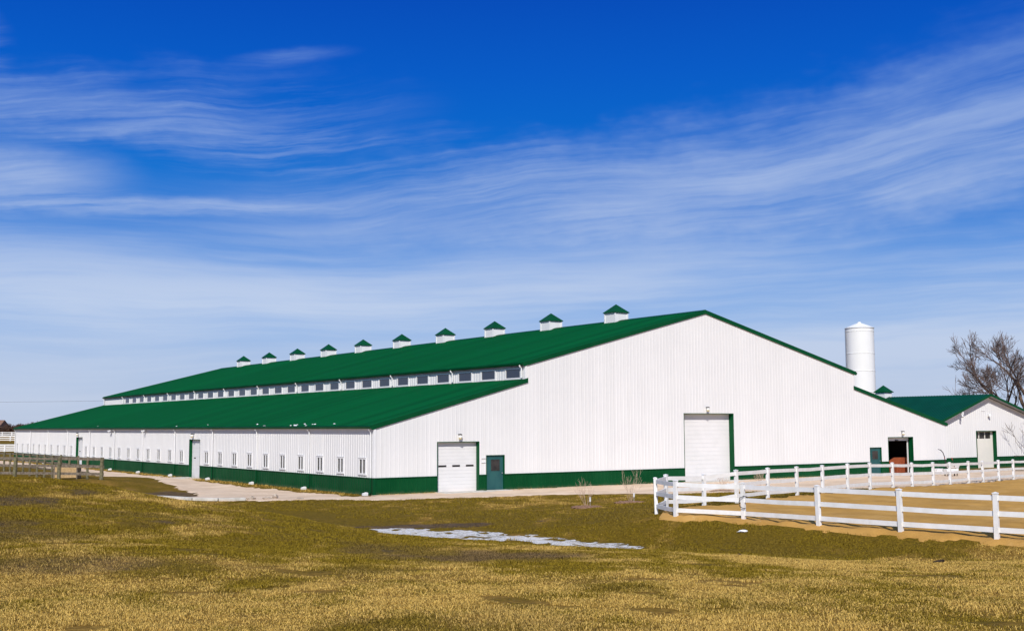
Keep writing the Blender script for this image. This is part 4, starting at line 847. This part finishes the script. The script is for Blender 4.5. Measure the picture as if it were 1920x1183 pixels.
# ---------------------------------------------------------------- odds and ends
def odds():
    # pale kerb stones and rubble by the road mouth
    m = MB(); P = [(-11.4, 4.9), (-10.9, 2.9), (-10.1, 1.35), (-9.0, .6), (-7.6, .35)]
    for a, b in zip(P, P[1:]): m.bar((a[0], a[1], Hs(*a)+.08), (b[0], b[1], Hs(*b)+.08), .34, .16)
    tag(m.build('kerb', 'concrete', bevel=.02), 'long pale curved concrete kerb at the mouth of the gravel road', 'kerb')
    for i, (x, y, sx, sy, sz, lab) in enumerate(((-7.25, .35, .26, .2, .14, 'largest pale rubble block at the right end of the kerb'), (-6.4, .2, .28, .18, .12, 'flat brownish stone beside the kerb end'), (-5.9, .3, .18, .16, .18, 'upright stone farthest right of the kerb rubble'), (-11.2, 4.4, .34, .2, .1, 'pale stone at the left end of the kerb'), (-4.8, -.5, .22, .14, .07, 'low stone on the grass edge left of the barn corner'))):
        m = MB(); m.lump((0, 0, sz*.5), (sx, sy, sz), i+7, amp=.35); o = m.build('stone', 'stone'); o.location = (x, y, Hs(x, y)); tag(o, lab, 'stone', 'rubble by the kerb')
    x, y = -3.0, -31.9; m = MB(); m.lump((0, 0, .03), (.22, .1, .04), 3, amp=.5); o = m.build('scrap', 'snow'); o.location = (x, y, Hs(x, y)); tag(o, 'white scrap lying on the grass below the white fence', 'scrap')
    for x, y, lab in ((-9.6, -38.2, 'small dark clod of soil in the turf below the fence curve'), (-8.4, -43.3, 'small dark clod of soil on the foreground slope at the right')):
        m = MB(); m.lump((0, 0, .02), (.16, .1, .05), x, amp=.5); o = m.build('soil_clod', 'dirt'); o.location = (x, y, Hs(x, y)); tag(o, lab, 'clod')
    # rust-red bin in the open doorway
    r = empty('wooden_bin', 'rust-red wooden bin with sloping side inside the open barn doorway', 'bin', (49.05, 1.0, 0)); m = MB(); m.prism([(-.5, 0), (.85, 0), (.85, 1.22), (.05, 1.22), (-.46, .8), (-.5, .72)], 0, .9, 1); m.build('bin_body', 'rust', r, bevel=.01)
    m = MB()
    for x in (-.3, .1, .45): m.box(x-.02, x+.02, -.03, -.002, 0, 1.18 if x > -.2 else .85)
    m.box(.6, .7, -.06, -.035, 0, 1.16); m.build('battens', 'rust', r)
    # gooseneck pole
    r = empty('gooseneck_pole', 'thin dark curved pole standing beside the open doorway', 'pole', (52.0, -1.0, 0)); m = MB()
    pts = [(.25, 0, 0), (.2, 0, .8), (.1, 0, 1.3), (-.08, 0, 1.62), (-.35, 0, 1.82), (-.72, 0, 1.9)]; m.tube(pts, [.035]*5+[.02], 8); m.build('shaft', 'black', r, smooth=True)
    m = MB(); m.box(.1, .4, -.15, .15, -.05, .06); m.build('foot', 'concrete', r)
    # tipped wheelbarrow
    r = empty('wheelbarrow', 'tipped wheelbarrow leaning against the green base near the barn corner', 'wheelbarrow', (52.9, -1.1, 0), math.radians(15))
    m = MB(); m.v = [(-.1, -.35, .35), (.6, -.3, .2), (.6, .3, .2), (-.1, .35, .35), (-.25, -.42, .75), (.75, -.38, .55), (.75, .38, .55), (-.25, .42, .75)]; m.f = [(0, 1, 2, 3), (0, 4, 5, 1), (1, 5, 6, 2), (2, 6, 7, 3), (3, 7, 4, 0)]; m.build('tray', 'trimw', r)
    m = MB(); m.tube([(.95, -.2, .2), (0, -.28, .3), (-.75, -.3, 1.15)], .02, 6); m.tube([(.95, .2, .2), (0, .28, .3), (-.75, .3, 1.15)], .02, 6); m.tube([(.1, -.25, .3), (-.1, -.25, 0)], .018, 6); m.tube([(.1, .25, .3), (-.1, .25, 0)], .018, 6); m.build('frame', 'black', r)
    m = MB(); m.tube([(.95, -.05, .2), (.95, .05, .2)], .2, 14); m.build('wheel', 'black', r); m = MB(); m.tube([(-.62, -.3, 1.02), (-.78, -.3, 1.2)], .032, 6); m.tube([(-.62, .3, 1.02), (-.78, .3, 1.2)], .032, 6); m.build('grip', 'redp', r)
    # trough and crate
    tz = Hs(46.3, -5.6); r = empty('water_trough', 'small white water trough on wooden legs beyond the far rails of the white fence', 'trough', (46.3, -5.6, tz), math.radians(-20)); m = MB(); m.box(-.5, .5, -.25, .25, .25, .30); m.box(-.5, .5, -.25, -.21, .30, .58); m.box(-.5, .5, .21, .25, .30, .58); m.box(-.5, -.46, -.21, .21, .30, .58); m.box(.46, .5, -.21, .21, .30, .58); m.build('basin', 'trimw', r, bevel=.01)
    m = MB(); [m.box(a, a+.07, b, b+.07, -.05, .25) for a in (-.45, .38) for b in (-.2, .13)]; m.build('legs', 'wood', r)
    r = empty('cooler_box', 'small white box sitting on the gravel outside the open doorway', 'box', (48.9, -2.6, Hs(48.9, -2.6)+.03)); m = MB(); m.box(-.35, .35, -.22, .22, 0, .34); m.build('body', 'trimw', r, bevel=.03); m = MB(); m.box(-.37, .37, -.24, .24, .342, .42); m.build('lid', 'trimw', r, bevel=.02)
    m = MB(); m.bar((58.5, -3.3, .12), (65, -5.2, .12), .16, .14); tag(m.build('timber_rail', 'wood'), 'long weathered timber lying on the gravel before the small barn', 'timber')
odds()
# weedy tufts where the walls meet the ground
def weeds():
    rng = np.random.default_rng(9); rnd = random.Random(5); m = MB()
    def tuft(x, y, s):
        z = Hs(x, y) if s > 1 else 0.0
        for _ in range(6):
            a = rnd.uniform(0, 6.28); l = rnd.uniform(.06, .16)*s; w = .012*s; dx, dy = math.cos(a)*l*.7, math.sin(a)*l*.7; px, py = -math.sin(a)*w, math.cos(a)*w; bx, by = x+rnd.uniform(-.1, .1), y+rnd.uniform(-.1, .1)
            m.face((bx-px, by-py, z-.01), (bx+px, by+py, z-.01), (bx+dx, by+dy, z+l))
    for _ in range(900): tuft(rnd.uniform(-1.5, -.25), rnd.uniform(1, 94)**1.0, .9)
    for _ in range(350): tuft(rnd.choice([rnd.uniform(9.3, 24), rnd.uniform(29.2, 43.7), rnd.uniform(.2, 4)]), rnd.uniform(-.5, -.15), .8)
    o = m.build('weeds', 'blades'); n = len(o.data.vertices); attr(o.data, 'lush', np.full(n, .25)); attr(o.data, 'bare', np.full(n, .1)); attr(o.data, 'rnd', np.repeat(rng.random(n//3), 3))
    tag(o, 'dry straw weeds and grass fringe along the foot of the barn walls', 'weeds', kind='stuff')
weeds()
